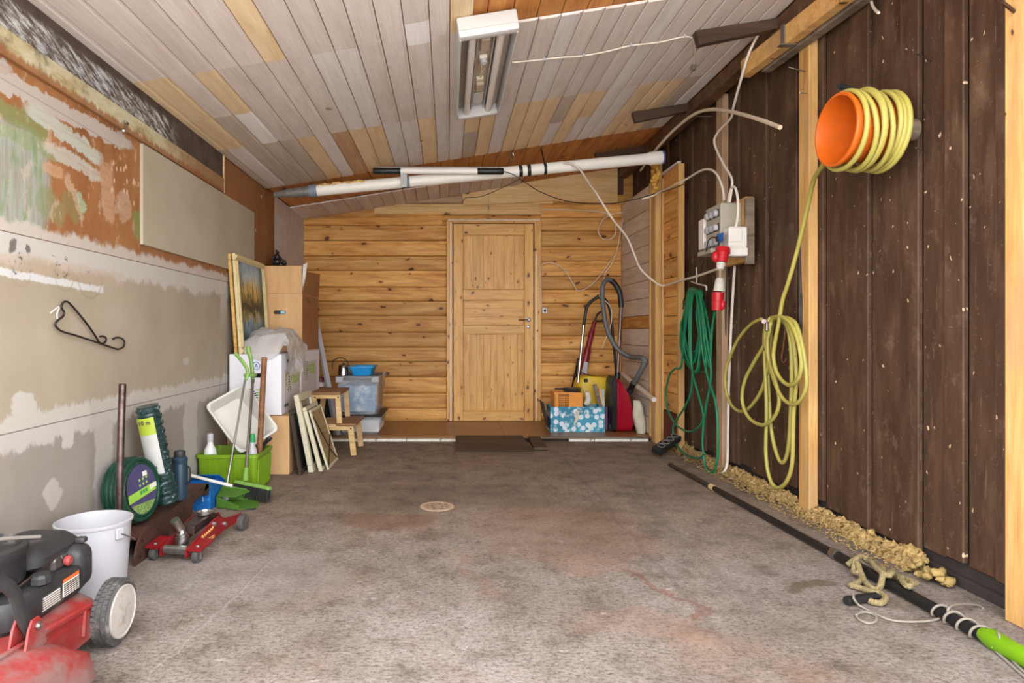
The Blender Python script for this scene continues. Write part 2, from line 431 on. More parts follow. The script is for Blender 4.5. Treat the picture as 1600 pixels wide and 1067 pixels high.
    hb = g.mix(dot2*.8, hb, C(222, 212, 200))
    c = g.mix(g.ss(z, 1.3035, 1.3045), c, hb)
    c = g.mix(g.ss(g.math('ABSOLUTE', z-1.304), .003, .001)*.8, c, C(120, 84, 60))
    c = g.mix(g.ss(g.math('ABSOLUTE', z-1.812+(y-2.5)*.012), .0022, .001)*g.ss(y, 3.0, 2.95)*.6, c, C(130, 100, 80))
    sc = g.ss(g.noise(g.comb(0.0, y*50.0, z*6.0), 1.5, 5, .8), .70, .76)
    c = g.mix(sc*.25, c, C(228, 222, 215))
    return c, nz+k*.8
MT['left'] = nmat('patched_wall', m_left, .8, bump=(.25, .006), spec=.25)
def m_rail(g):
    v = g.obj(); x, y, z = g.xyz(v); n = g.noise(g.vmath('MULTIPLY', v, (1, 2.2, 6)), 2.2, 6, .7)
    c = g.ramp(n, [(.28, C(120, 84, 50)), (.42, C(176, 160, 120)), (.6, C(196, 188, 158)), (.75, C(150, 158, 112))])
    c = g.mix(g.ss(g.noise(v, 6, 6, .7), .5, .66)*g.ss(y, 2.75, 2.5)*.9, c, C(84, 76, 66))
    c = g.mix(g.ss(y+g.noise(v, 3)*.8, 3.6, 4.1)*.8, c, C(140, 92, 50))
    c = g.mix(g.ss(z+(g.noise(g.comb(0.0, y*24.0, z), 1, 4, .7)-.5)*.09, 1.925, 1.905)*.85, c, C(142, 88, 46))
    return c
MT['rail'] = nmat('paint_smeared_rail', m_rail, .75)
def m_plate(g):
    v = g.obj(); x, y, z = g.xyz(v)
    n = g.noise(g.comb(0.0, y*10.0+z*20.0, z*14.0), 1.6, 7, .8)
    c = g.ramp(g.noise(v, 7, 4), [(.3, C(58, 46, 40)), (.7, C(92, 76, 66))])
    k = g.ss(n, .44, .60)*g.ss(y, 3.55, 3.3)*g.ss(z+g.noise(v, 5)*.04, 2.13, 2.10)
    c = g.mix(k*.95, c, C(198, 198, 194))
    return g.mix(g.ss(g.noise(v, 16, 5, .75), .6, .72)*.3*g.ss(y, 3.55, 3.3), c, C(150, 148, 146))
MT['plate'] = nmat('dark_plate_white_brushed', m_plate, .8)
def m_gyps(g):
    v = g.obj(); n = g.noise(v, 2.2, 4); return g.ramp(n, [(.3, C(166, 153, 131)), (.7, C(178, 166, 145))])
MT['gyps'] = nmat('bare_plasterboard', m_gyps, .85, spec=.2)
MT['white_panel'] = wood('white_washed_panel', C(214, 206, 200), C(204, 194, 188), C(190, 180, 174), tint=.04, rough=.7)
pineK = C(70, 38, 16)
MT['pine'] = wood('yellow_pine', C(240, 190, 116), C(228, 168, 90), C(186, 118, 50), knots=.8, knot_col=pineK, tint=.26, kscale=4.2, fk=.4)
MT['pine_door'] = wood('varnished_door_pine', C(240, 190, 112), C(230, 174, 94), C(206, 146, 70), knots=.85, knot_col=pineK, tint=.1, kscale=6, rough=.42)
MT['pine_pale'] = wood('pale_planed_pine', C(244, 212, 158), C(238, 200, 140), C(220, 174, 108), knots=.18, tint=.06, kscale=2.4)
MT['stud'] = wood('light_stud_wood', C(228, 184, 122), C(216, 168, 102), C(190, 138, 78), knots=.25, tint=.1, grey=C(176, 140, 100), kscale=4)
MT['stud_grey'] = wood('greyed_stud_wood', C(206, 174, 140), C(188, 154, 122), C(158, 124, 96), knots=.25, tint=.1, kscale=4)
MT['old_grey'] = wood('weathered_grey_wood', C(150, 132, 112), C(122, 106, 90), C(88, 74, 62), knots=.1, tint=.1)
MT['cl_g'] = wood('taupe_ceiling_board', C(226, 214, 207), C(219, 206, 198), C(208, 193, 182), tint=.07, rough=.7, knots=.1, knot_col=C(150, 124, 106), fk=.15)
MT['cl_l'] = wood('lilac_ceiling_board', C(231, 224, 221), C(226, 218, 215), C(216, 206, 202), tint=.06, rough=.7, fk=.15)
MT['cl_n'] = wood('natural_ceiling_board', C(240, 216, 180), C(234, 206, 166), C(222, 190, 146), tint=.07, rough=.65, knots=.15, fk=.15)
MT['cl_t'] = wood('grey_brown_ceiling_board', C(206, 192, 178), C(196, 181, 166), C(182, 166, 150), tint=.06, rough=.7, fk=.15)
MT['cl_o'] = wood('brown_ceiling_board', C(210, 176, 142), C(198, 160, 124), C(182, 142, 106), tint=.04, rough=.7, fk=.15)
MT['cl_w'] = wood('white_ceiling_board', C(242, 238, 237), C(238, 233, 232), C(230, 225, 224), tint=.03, rough=.7, fk=.15)
MT['sub'] = wood('brown_roof_boards', C(226, 162, 96), C(206, 138, 74), C(166, 100, 48), knots=.25, tint=.14, knot_col=C(60, 32, 14))
MT['rafter'] = wood('dark_painted_rafter', C(92, 68, 54), C(78, 57, 45), C(62, 45, 36), tint=.1, rough=.6)
def m_dark(g):
    v = g.obj(); r = g.rand(); p = g.vmath('ADD', v, g.comb(r*31.0, r*47.0, r*17.0))
    n = g.noise(g.vmath('MULTIPLY', p, (1, 5, 5)), 2.2, 6, .65)
    c = g.ramp(n, [(.3, C(56, 38, 26)), (.5, C(73, 51, 36)), (.7, C(90, 65, 47))])
    c = g.mix(g.ss(g.noise(g.vmath('MULTIPLY', p, (3, 40, 40)), 1.5, 5, .75), .58, .78)*.5, c, C(160, 134, 108))
    c = g.mix(g.ss(g.noise(p, 60, 4, .8), .62, .72)*.42, c, C(174, 150, 124)); c = g.mix(g.ss(g.noise(g.vmath('MULTIPLY', p, (1.5, 6, 6)), 2.0, 4), .5, .7)*.35, c, C(120, 92, 70))
    scr = g.ss(g.noise(g.vmath('MULTIPLY', p, (26, 5, 9)), 1.6, 5, .8, 1.5), .67, .72); c = g.mix(scr*.55, c, C(196, 176, 150))
    a_, b_, c_ = g.xyz(g.vmath('ADD', p, g.vmath('MULTIPLY', g.noise(p, 40, 3, color=True), (.03, .03, .03)))); q = g.comb(a_*.8, b_*1.3, 0.0)
    d = g.vor(q, 12, dim='2D'); cc = g.xyz(g.vor(q, 12, 'Color', dim='2D'))
    c = g.mix(g.ss(d/(cc[1]*cc[1]+.15), .085, .05)*g.ss(cc[0], .62, .64)*.9, c, C(206, 180, 146))
    c = g.mix(g.ss(g.noise(g.vmath('MULTIPLY', p, (2.5, 3.5, 3.5)), 3, 7, .75), .55, .68)*.3, c, C(138, 114, 92))
    return c, n+g.noise(g.vmath('MULTIPLY', p, (4, 60, 60)), 1, 4)*.6
MT['dark'] = nmat('dark_brown_painted_board', m_dark, .62, bump=(.3, .004), spec=.3)
MT['grey_panel'] = wood('grey_washed_panel', C(228, 214, 196), C(218, 203, 184), C(200, 183, 162), tint=.08, rough=.7)
MT['caulk'] = plain('white_caulk', C(232, 224, 214), .7)
MT['foam_strip'] = plain('white_foam_strip', C(226, 220, 208), .85, var=.1, scale=40, dirt=(C(130, 110, 90), 18, .58, .7))
MT['platform'] = wood('brown_fibreboard', C(166, 120, 74), C(150, 104, 62), C(128, 86, 50), tint=.05, rough=.35)
MT['ramp_board'] = wood('dark_worn_plywood', C(104, 84, 66), C(84, 66, 52), C(58, 45, 36), tint=.1, rough=.75)
MT['black_gap'] = plain('gap_shade_backing', C(52, 44, 40), .9, var=.3)  # dark backing colour stands in for the shade in gaps between and below boards
MT['steel'] = plain('bare_steel', C(176, 174, 170), .35, 1.0, var=.15, scale=30)
MT['brass'] = plain('dull_brass', C(190, 150, 84), .35, 1.0)
MT['wool'] = None

# ---- ground and floor
fl = MB().box((.2, 3.5, -.1), (3.9, 7.0, .2)).build('floor', MT['floor'], smooth=0)
tag(fl, 'worn grey brown concrete garage floor with cracks and stains', 'floor', kind='structure')
MT['drive'] = plain('pale_bounce_ground', C(222, 217, 209), .9, var=.1, scale=8)  # unseen ground, its colour raised to bounce more light into the garage
gr = MB().box((0, -12.2, -.105), (40, 24.4, .2)).build('ground', MT['drive'], smooth=0)
tag(gr, 'unseen pale ground outside the open garage front, brightened to bounce light in', 'ground', kind='structure')

# ---- left wall
wl = MB().box((XL-.07, (OPEN_Y+YB)/2+.05, 1.1), (.11, YB-OPEN_Y+.1, 2.2)).build('wall_left', MT['left'], smooth=0)
tag(wl, 'patched beige plasterboard wall with orange hardboard and smeared paint above', 'wall', kind='structure')
def lw(name, y0, y1, z0, z1, x1, m, bev=.002): return MB().box(((XL-.013+x1)/2, (y0+y1)/2, (z0+z1)/2), (x1-(XL-.013), y1-y0, z1-z0), bev).build(name, m, wl, 0)
for y0, y1 in ((OPEN_Y, 1.9), (1.9, 3.1), (3.1, 4.30)):
    lw('plasterboard_panel', y0, y1, .0, .6165, XL, MT['left'], 0); lw('plasterboard_panel', y0, y1, .6175, 1.304, XL, MT['left'], 0)
lw('plasterboard_panel', 4.302, YB, .0, 1.304, XL-.008, MT['left'], 0)
for y0, y1 in ((OPEN_Y, 1.85), (1.852, 3.084), (3.086, 4.22)): lw('hardboard_panel', y0, y1, 1.306, 1.89, XL-.002, MT['left'], 0)
lw('hardboard_panel', 4.222, 5.49, 1.306, CZ0, XL-.002, MT['left'], 0)
o = lw('plasterboard_sheet', 3.09, 4.87, 1.392, 1.885, XL+.012, MT['gyps']); o['label'] = 'clean beige plasterboard sheet fixed over the hardboard'
lw('white_panel', 5.492, YB, 1.306, CZ0+.01, XL, MT['white_panel'])
lw('wall_rail', OPEN_Y, 4.20, 1.89, 1.985, XL+.016, MT['rail'], .003)
lw('top_plate', OPEN_Y, 4.20, 1.988, CZ0+.004, XL+.008, MT['plate'], .003)
lw('edge_strip', 4.202, 4.218, 1.89, CZ0, XL+.014, MT['pine_pale'], .001)

# ---- back wall: siding boards one by one
wb = MB().box((.2, YB+.07, 1.4), (3.9, .1, 2.8)).build('wall_back', MT['pine'], smooth=0)
tag(wb, 'knotty yellow pine siding wall with a pine door', 'wall', kind='structure')
def siding(x0, x1, z0, z1, m=None, y=YB, top=None):
    """one horizontal log-profile siding board; top(x) may cut its upper edge"""
    m = m or MT['pine']; L = x1-x0; h = z1-z0; cx = (x0+x1)/2; b = MB()
    prof = [(.022, 0.0), (-.004, 0.004), (-.012, .02), (-.014, h*.45), (-.010, h*.72), (-.004, h*.76), (-.004, h*.79), (-.009, h*.81), (-.008, h-.006), (.004, h-.001), (.022, h-.001)]
    ks = 2 if top is None else 2
    V = []; n = len(prof)
    for xx in (x0, x1):
        zt = z1 if top is None else min(z1, top(xx))
        for dy, dz in prof: V.append((xx, y+dy, min(z0+dz, max(zt, z0+.002))))
    f = [(i, i+1, n+i+1, n+i) for i in range(n-1)]+[(n-1, 0, n, 2*n-1), tuple(range(n)), tuple(reversed(range(n, 2*n)))]
    b.add(V, f); return b.build('siding_board', m, wb, 20, loc=(cx, y, (z0+z1)/2))
def zy(py, Y=YB): return CZ+(CY-py)*Y/F
def xb(px, Y=YB): return (px-CX)*Y/F
rowsL = [656, 637.5, 614, 588.5, 565, 542.5, 519, 493, 470.5, 448.6, 422.5, 400, 376, 352]
for a, b in zip(rowsL[:-1], rowsL[1:]): siding(XL, xb(698)-.002, zy(a), zy(b))
siding(XL, xb(691), zy(352), zy(331), top=lambda x: ceil_z(x)-.01)
rowsR = [656, 637, 614, 587, 566.5, 545.5, 524.5, 499, 473.5, 452.5, 431.5, 407.5, 385, 361, 340]
for a, b in zip(rowsR[:-1], rowsR[1:]): siding(xb(845)+.002, 1.80, zy(a), zy(b))
siding(xb(691)+.003, xb(845), zy(345.5), zy(336)); siding(xb(845)+.002, 1.80, zy(340), zy(319))
siding(xb(585), xb(845), zy(335.5), zy(318), MT['pine_pale'])
siding(xb(600), xb(722), zy(318), zy(296), MT['stud_grey'], top=lambda x: ceil_z(x)-.01)
siding(xb(724), xb(864), zy(319), zy(306), MT['pine_pale'])
pl = [(720.5, 296), (725, 321), (864, 314), (965, 317), (965, 258)]
MB().prism([(xb(a, 6.57), zy(b, 6.57)) for a, b in pl], -6.585, -6.566, Matrix.Rotation(math.pi/2, 4, 'X')).build('wide_board', MT['pine_pale'], wb, 0)
siding(XL+.9, 1.8, zy(296), zy(255), MT['stud_grey'], top=lambda x: ceil_z(x)-.005)
MB().box((xb(970, 6.55), 6.565, zy(283, 6.55)), (.055, .03, .27), .002).build('dark_post', MT['rafter'], wb, 0)

# ---- door
dr = thing('door_1', (xb(770), YB-.02, .045), 'knotty pine panel door with brass lever in the back wall', 'door', kind='structure')
DY = YB-.022
def dbox(name, x0, x1, y0, y1, dep, m, par, bev=.002, front=None):
    """piece of the door given in pixels of the back wall plane"""
    fr = DY-dep if front is None else front
    w = xb(x1)-xb(x0); h = zy(y0)-zy(y1); vert = h > w
    c = ((xb(x0)+xb(x1))/2, fr+.015, (zy(y0)+zy(y1))/2)
    if vert: return plank(name, (h, w, .03), c, m, par, (math.radians(90), math.radians(-90), 0), bev) if False else plank(name, (h, .03, w), c, m, par, (0, math.radians(-90), 0), bev)
    return plank(name, (w, .03, h), c, m, par, None, bev)
dbox('casing', 698, 707, 347, 656.8, .030, MT['pine_door'], dr); dbox('casing', 834, 844.5, 347, 656.8, .030, MT['pine_door'], dr)
dbox('casing', 698, 844.5, 346, 349.5, .028, MT['pine_door'], dr)
dbox('caulk_line', 700, 843, 344.6, 346, .034, MT['caulk'], dr, 0); dbox('caulk_line', 703.6, 705.2, 349, 656, .033, MT['caulk'], dr, 0); dbox('caulk_line', 836.2, 837.2, 400, 656, .0315, MT['caulk'], dr, 0)
PD = MT['pine_door']
dbox('stile', 708.5, 723.5, 351, 656.8, .016, PD, dr); dbox('stile', 819, 832.5, 351, 656.8, .016, PD, dr)
for a, b in ((351, 367.5), (453, 468.5), (508.5, 521), (642, 656.8)): dbox('rail', 723.7, 818.8, a, b, .016, PD, dr)
for a, b, n in ((367.5, 453, 6), (521, 642, 9)):
    for i in range(n):
        w = (818.8-723.7)/n; dbox('panel_board', 723.7+i*w, 723.7+(i+1)*w-.12, a, b, .006 if i % 2 else .0045, PD, dr, .0015)
for i in range(3): dbox('panel_board', 723.7, 818.8, 468.5+i*13.33, 468.5+(i+1)*13.33-.1, .006 if i % 2 else .0045, PD, dr, .0015)
def dframe(x0, x1, y0, y1):
    b = MB()
    for s in ((x0, x1, y0, y0+1.6), (x0, x1, y1-1.6, y1), (x0, x0+1.6, y0, y1), (x1-1.6, x1, y0, y1)):
        b.box(((xb(s[0])+xb(s[1]))/2, DY-.009, (zy(s[2])+zy(s[3]))/2), (xb(s[1])-xb(s[0]), .012, zy(s[2])-zy(s[3])), .003)
    b.build('panel_moulding', PD, dr, 0)
dframe(724, 818.5, 367.6, 452.8); dframe(724, 818.5, 468.6, 508.3); dframe(724, 818.5, 521.2, 641.8)
hz = zy(499.5); hx = xb(824.5)
lev = MB().lathe([(.026, 0), (.026, .006), (.012, .010), (.010, .04)], 20, basis((hx, DY-.016, hz), (1, 0, 0), (0, 0, 1), (0, -1, 0)))
lev.build('handle_rose', MT['steel'], dr)
MB().tube(spline([(hx, DY-.05, hz), (hx-.02, DY-.055, hz), (hx-.075, DY-.052, hz-.002), (hx-.10, DY-.048, hz)], 4), .0085, 8).build('door_lever', MT['brass'], dr)
MB().lathe([(.020, 0), (.020, .006), (.009, .010), (.009, .012)], 20, basis((hx, DY-.016, zy(510.5)), (1, 0, 0), (0, 0, 1), (0, -1, 0))).build('keyhole_plate', MT['steel'], dr)
for py in (393, 620): MB().cyl((xb(708), DY-.034, zy(py)-.045), (xb(708), DY-.034, zy(py)+.045), .007, seg=8).build('hinge', MT['steel'], dr)

# ---- right wall: dark vertical boards, studs, horizontal panelling at the far end
wr = MB().box((XR+.08, (OPEN_Y+YB)/2+.05, 1.4), (.1, YB-OPEN_Y+.1, 2.8)).build('wall_right', MT['black_gap'], smooth=0)
tag(wr, 'dark brown vertical board wall with light wooden studs', 'wall', kind='structure')
ys = [6.6, 6.45, 6.3, 6.15, 6.0, 5.85, 5.7, 5.55, 5.4, 5.27, 5.14, 5.0, 4.87, 4.74, 4.6, 4.48, 4.36, 4.2, 4.025, 3.83, 3.633, 3.497, 3.37, 3.25, 3.08, 2.90, 2.705, 2.59, 2.464, 2.363, 2.234, 2.12, 2.0, 1.85, 1.7, 1.55, 1.4, 1.25, 1.1, .9]
for i, (a, b) in enumerate(zip(ys[:-1], ys[1:])):
    lo = .05+.05*random.random() if b > 2.55 else .10-.02*random.random()
    hi = 2.76; w = a-b-.009
    p = plank('wall_board', (round(hi-lo, 3), round(w, 4), .022), (XR+.011+(.013 if i % 2 else 0), (a+b)/2, (hi+lo)/2), MT['dark'], wr, (0, math.radians(90), math.radians(180)), .004)
def stud(y0, y1, x0, x1, z1, m, z0=0.0):
    return plank('stud', (round(z1-z0, 3), round(y1-y0, 3), round(x1-x0, 3)), ((x0+x1)/2, (y0+y1)/2, (z0+z1)/2), m, wr, (0, math.radians(90), math.radians(180)), .003)
stud(2.02, 2.12, 1.862, 1.922, 2.60, MT['stud']); stud(3.29, 3.385, 1.874, 1.922, 2.60, MT['stud']); stud(4.34, 4.44, 1.878, 1.922, 2.60, MT['stud_grey'])
st = stud(5.50, 5.62, 1.80, 1.86, 2.52, MT['stud'])
MB().prism([(3.383, .90), (3.350, .95), (3.345, 1.10), (3.352, 1.2), (3.362, 1.35), (3.36, 1.45), (3.383, 1.48)], 1.8732, 1.8738, Matrix(((0, 0, 1, 0), (1, 0, 0, 0), (0, 1, 0, 0), (0, 0, 0, 1)))).build('stud_stain', plain('charred_stain', C(86, 78, 72), .9, var=.5, scale=9), wr, 0)
# pale horizontal boards beside the far stud, grey panelling to the corner
zz = [.30, .46, .62, .78, .94, 1.10, 1.26, 1.42, 1.58, 1.74, 1.90, 2.06, 2.20, 2.32]
for a, b in zip(zz[:-1], zz[1:]): plank('panel_board', (.36, round(b-a-.004, 3), .018), (1.868, 5.30, (a+b)/2), MT['cl_o'] if False else MT['pine'], wr, (math.radians(90), 0, math.radians(90)), .003)
plank('panel_post', (2.32, .035, .05), (1.872, 5.095, 1.16), MT['stud'], wr, (0, math.radians(90), math.radians(180)), .002)
plank('base_board', (.36, .28, .02), (1.865, 5.30, .155), plain('maroon_board', C(96, 40, 28), .7), wr, (math.radians(90), 0, math.radians(90)), .002)
zz = [.05, .20, .36, .52, .68, .84, 1.00, 1.12, 1.28, 1.44, 1.60, 1.76, 1.92, 2.08, 2.29]
for i, (a, b) in enumerate(zip(zz[:-1], zz[1:])):
    plank('grey_panel_board', (.975, round(b-a-.004, 3), .016), (1.815, 6.11, (a+b)/2), MT['pine'] if i == 6 else MT['grey_panel'], wr, (math.radians(90), 0, math.radians(90)), .003)
plank('cover_strip', (2.25, .022, .02), (1.80, 5.635, 1.165), MT['stud'], wr, (0, math.radians(90), math.radians(180)), .002)
plank('cover_strip', (2.25, .02, .016), (1.852, 5.47, 1.165), MT['stud'], wr, (0, math.radians(90), math.radians(180)), .002)
plank('top_strip', (.40, .016, .03), (1.862, 5.30, 2.335), MT['cl_l'], wr, (math.radians(90), 0, math.radians(90)), .002)
plank('sole_plate', (5.6, .09, .04), (1.975, 3.8, .02), MT['black_gap'], wr, (0, 0, math.radians(90)), .002)

# ---- ceiling: roof boards above, lining boards below, rafters
ce = MB().box((0, 0, 0), (3.80, YB-OPEN_Y+.2, .06), 0, Matrix.Translation((.2, (OPEN_Y+YB)/2, ceil_z(.2)+.072)) @ Matrix.Rotation(-CANG, 4, 'Y')).build('ceiling', MT['sub'], smooth=0)
tag(ce, 'sloping ceiling of whitewashed and bare boards under brown roof boards', 'ceiling', kind='structure')
def cboard(x0, x1, y0, y1, m, lining=True):
    """board along y under the slope; own origin; length along local x"""
    xc = (x0+x1)/2; w = (x1-x0)/math.cos(CANG)-.0036; L = y1-y0-.002
    k = ('c', round(w, 4), round(L, 4), m.name, lining); me = _mesh_cache.get(k)
    if me is None:
        h = .013
        if lining: pr = [(-w/2, h), (-w/2, .0045), (-w/2+.003, .0), (w/2-.016, .0), (w/2-.0125, .0045), (w/2-.002, .005), (w/2, .007), (w/2, h)]
        else: pr = [(-w/2, .02), (-w/2, .003), (-w/2+.003, 0), (w/2-.003, 0), (w/2, .003), (w/2, .02)]
        b = MB(); n = len(pr)
        V = [(-L/2, -a, c) for a, c in pr]+[(L/2, -a, c) for a, c in pr]
        b.add(V, [(i, (i+1) % n, n+(i+1) % n, n+i) for i in range(n)]+[tuple(range(n)), tuple(reversed(range(n, 2*n)))])
        t = b.build('ceiling_board', m, smooth=0); me = t.data; bpy.data.objects.remove(t); _mesh_cache[k] = me
    o = bpy.data.objects.new('ceiling_board' if lining else 'roof_board', me); COL.objects.link(o); o.parent = ce
    z = ceil_z(xc)+(0 if lining else .018)
    o.matrix_local = Matrix.Translation((xc, (y0+y1)/2, z)) @ Matrix.Rotation(-CANG, 4, 'Y') @ Matrix.Rotation(math.radians(90), 4, 'Z')
    return o
J = [XL, -1.444, -1.325, -1.209, -1.1, -.988, -.868, -.765, -.649, -.536, -.427, -.312, -.198, -.082, .01, .115, .22, .325, .432, .538, .641, .747, .845, .948, 1.05, 1.153, 1.256, 1.36, 1.462, 1.565, 1.668, 1.77]
K = {k: MT['cl_'+k] for k in 'glntow'}
r3 = list('tltttnlonnllnl')+list('lnnlnnntnnllnnntl')
for k in range(31):
    a, b = J[k], J[k+1]
    # near row
    if k == 12: cboard(a, b, OPEN_Y, 2.85, K['g']); cboard(a, b, 2.85, 3.06, K['w'])
    elif k <= 13: cboard(a, b, OPEN_Y, 3.0, K['n'] if k == 6 else K['g'])
    elif k == 14: cboard(a, b, OPEN_Y, 3.0, K['n'])
    s0 = 3.06 if k == 12 else 3.0
    # middle row
    if k in (0, 1, 3):
        cboard(a, b, s0, 3.57, K['n']); cboard(a, b, 3.57, 4.12, K['w'] if k == 3 else K['n'])
    elif k == 2: cboard(a, b, s0, 3.57, K['g']); cboard(a, b, 3.57, 4.12, K['t'])
    else: cboard(a, b, s0, 4.12, K['l'] if k in (8, 9, 19, 24) else K['g'])
    # far row
    m = K[r3[k]]
    if k in (15, 21, 23, 11):
        sp = {15: 4.55, 21: 4.65, 23: 4.62, 11: 4.75}[k]
        cboard(a, b, 4.12, sp, {15: K['n'], 21: K['t'], 23: K['n'], 11: K['l']}[k]); cboard(a, b, sp, 5.2, {15: K['t'], 21: K['l'], 23: K['l'], 11: K['l']}[k])
    else: cboard(a, b, 4.12, 5.2, m)
    if k <= 20: cboard(a, b, 6.0, YB, K['g'] if k % 3 else K['l'])
x = XL
while x < 1.95:
    if x > -.1: cboard(x, x+.12, OPEN_Y, 3.1, MT['sub'], False)
    cboard(x, x+.12, 5.1, YB+.02, MT['sub'], False); x += .12
for y0, px_ in ((3.40, 1.33), (4.66, 1.36), (5.72, 1.33)):
    r = MB(); zt = lambda x: ceil_z(x)-.003
    r.prism([(px_, zt(px_)), (px_+.02, zt(px_)-.075), (1.80, zt(1.80)-.055), (1.80, zt(1.80))], -y0-.045, -y0, Matrix.Rotation(math.pi/2, 4, 'X')).build('rafter_end', MT['rafter'], ce, 0)
b = MB().beam((1.815, OPEN_Y, ceil_z(1.815)-.05), (1.815, YB, ceil_z(1.815)-.05), .09, .09, bev=.004).build('wall_plate', wood('rough_dark_plate', C(128, 92, 64), C(100, 70, 48), C(70, 48, 34), tint=.02), ce, 0)

# ---- platform in front of the back wall
pf = thing('doorstep_platform', (.15, 6.1, 0), 'low brown fibreboard doorstep along the back wall with white foam edge', 'platform', kind='structure')
plank('deck_sheet', (1.98, 1.0, .015), (-.48, 6.09, .0375), MT['platform'], pf); plank('deck_sheet', (1.31, 1.0, .015), (1.167, 6.09, .0375), MT['platform'], pf)
plank('core', (3.28, .96, .03), (.15, 6.1, .015), MT['black_gap'], pf)
for x0, x1 in ((-1.06, -.37), (-.365, .07), (1.07, 1.29), (1.295, 1.77)):
    plank('foam_strip', (round(x1-x0, 3), .03, .026), ((x0+x1)/2, 5.604, .013), MT['foam_strip'], pf, None, .003)
plank('edge_lath', (1.0, .02, .014), (1.27, 5.585, .036), MT['old_grey'], pf)
# ================================================================ THINGS ALONG THE LEFT WALL
red_dust = plain('dusty_red_paint', C(134, 34, 32), .55, var=.12, dirt=(C(122, 92, 86), 5, .42, .66))
red_paint = plain('red_paint', C(124, 20, 26), .35, var=.15)
blk = plain('black_plastic', C(44, 43, 43), .5, var=.2, dirt=(C(120, 112, 104), 9, .55, .78))
blk_clean = plain('clean_black_plastic', C(30, 30, 31), .4, var=.15)
rubber = plain('dusty_rubber', C(72, 68, 66), .85, var=.2, dirt=(C(120, 112, 106), 20, .5, .75))
hubm = plain('scuffed_grey_hub', C(172, 163, 154), .6, var=.15, dirt=(C(140, 128, 116), 14, .5, .7))
steel = MT['steel']
dksteel = plain('dark_worn_steel', C(112, 96, 92), .35, .9, var=.35, scale=18, dirt=(C(70, 52, 46), 7, .45, .65))
white_pl = plain('white_plastic', C(172, 169, 172), .4, var=.03)
# ---- lawn mower
mo = thing('lawn_mower', (-1.22, 1.7, 0), 'red lawn mower with black engine and grey wheel at the left front', 'lawn mower')
def wheel(name, c, R, w, par, mt=rubber, mh=hubm, sgn=1):
    M = basis(c, (0, 1, 0), (0, 0, 1), (1, 0, 0)); b = MB()
    b.lathe([(R*.62, -w/2), (R*.9, -w/2), (R*.97, -w/2+.006), (R, -w/4), (R, w/4), (R*.97, w/2-.006), (R*.88, w/2), (R*.84, w/2-.004), (R*.62, w/2-.004)], 40, M)
    for i in range(40):
        a = 2*math.pi*i/40
        for j in (-1, 0, 1):
            aa = a+(.08 if j == 0 else 0); m = M @ Matrix.Rotation(aa, 4, 'Z') @ Matrix.Translation((R, 0, j*w*.28))
            b.box((0, 0, 0), (.005, R*.105, w*.22), 0, m)
    t = b.build(name, mt, par)
    MB().lathe([(R*.83, w/2-.004), (R*.82, w/2+.002), (R*.78, w/2+.003), (R*.74, w/2), (R*.2, w/2+.004), (.001, w/2+.005)], 36, M, (False, False)).build('wheel_hub', mh, t)
    return t
wheel('wheel', (-1.035, 1.966, .0975), .0955, .056, mo); wheel('wheel', (-1.44, 1.966, .0975), .0955, .056, mo)
wheel('wheel', (-1.035, 1.33, .1), .098, .05, mo); wheel('wheel', (-1.44, 1.33, .1), .098, .05, mo)
def loft(rings, cap=True):
    b = MB(); n = len(rings[0]); V = [p for r in rings for p in r]
    f = [(i*n+k, i*n+(k+1) % n, (i+1)*n+(k+1) % n, (i+1)*n+k) for i in range(len(rings)-1) for k in range(n)]
    if cap: f += [tuple(reversed(range(n))), tuple((len(rings)-1)*n+k for k in range(n))]
    return b.add(V, f)
def rr3(w, d, r, z, cx=0, cy=0, n=5): return [(x, y, z) for x, y in rrect(w, d, r, n, cx, cy)]
dk = loft([rr3(.40, .66, .12, .055, -1.265, 1.66), rr3(.42, .68, .12, .06, -1.265, 1.66), rr3(.41, .67, .12, .135, -1.265, 1.66), rr3(.37, .63, .11, .155, -1.265, 1.66), rr3(.30, .5, .1, .165, -1.265, 1.66)]).build('deck', red_dust, mo)
ed = MB(); ed.tube([(-1.062, 1.34, .20), (-1.062, 1.62, .178), (-1.066, 1.90, .147)], .009, 6); ed.add([(-1.066, 1.34, .20), (-1.066, 1.90, .147), (-1.066, 1.92, .09), (-1.066, 1.34, .09)], [(0, 1, 2, 3)])
ed.add([(-1.075, 1.34, .20), (-1.075, 1.90, .147), (-1.17, 1.90, .15), (-1.17, 1.34, .18)], [(0, 1, 2, 3)])
for t in (.86, .93): ed.beam((-1.062, 1.34+.6*t, .165-.02*t), (-1.055, 1.34+.6*t-.02, .08), .008, .02)
ed.build('side_skirt', red_dust, mo)
def bulge():
    rings = []
    for i in range(13):
        t = i/12; y = 1.22+.50*t; s = math.sin(math.pi*min(1, .5+t*.5)) if t > .55 else 1
        k = (1-max(0, (t-.62)/.38)**2.2)**.5 if t > .62 else 1; k = max(k, .30); hgt = .205-.032*t
        x1 = -.925-.015*t-(.035 if t > .93 else 0)
        rings.append([(-1.07, y, .05), (x1+.005, y, .045), (x1, y, .085), (x1-.006, y, .094), (x1-.012, y, .055+(hgt-.055)*.50*k+.02), (x1-.045, y, .055+(hgt-.055)*.84*k), (x1-.085, y, .055+(hgt-.055)*.97*k), (-1.07, y, .055+(hgt-.055)*k)])
    return loft(rings)
bulge().build('discharge_cover', red_dust, mo, 50)
br = MB()
for x in (-1.035, -1.075):
    br.prism([(1.545, .165), (1.63, .165), (1.618, .222), (1.600, .245), (1.575, .245), (1.562, .225)], x-.003, x+.003, Matrix(((0, 0, 1, 0), (1, 0, 0, 0), (0, 1, 0, 0), (0, 0, 0, 1))))
br.build('handle_bracket', red_dust, mo, 0)
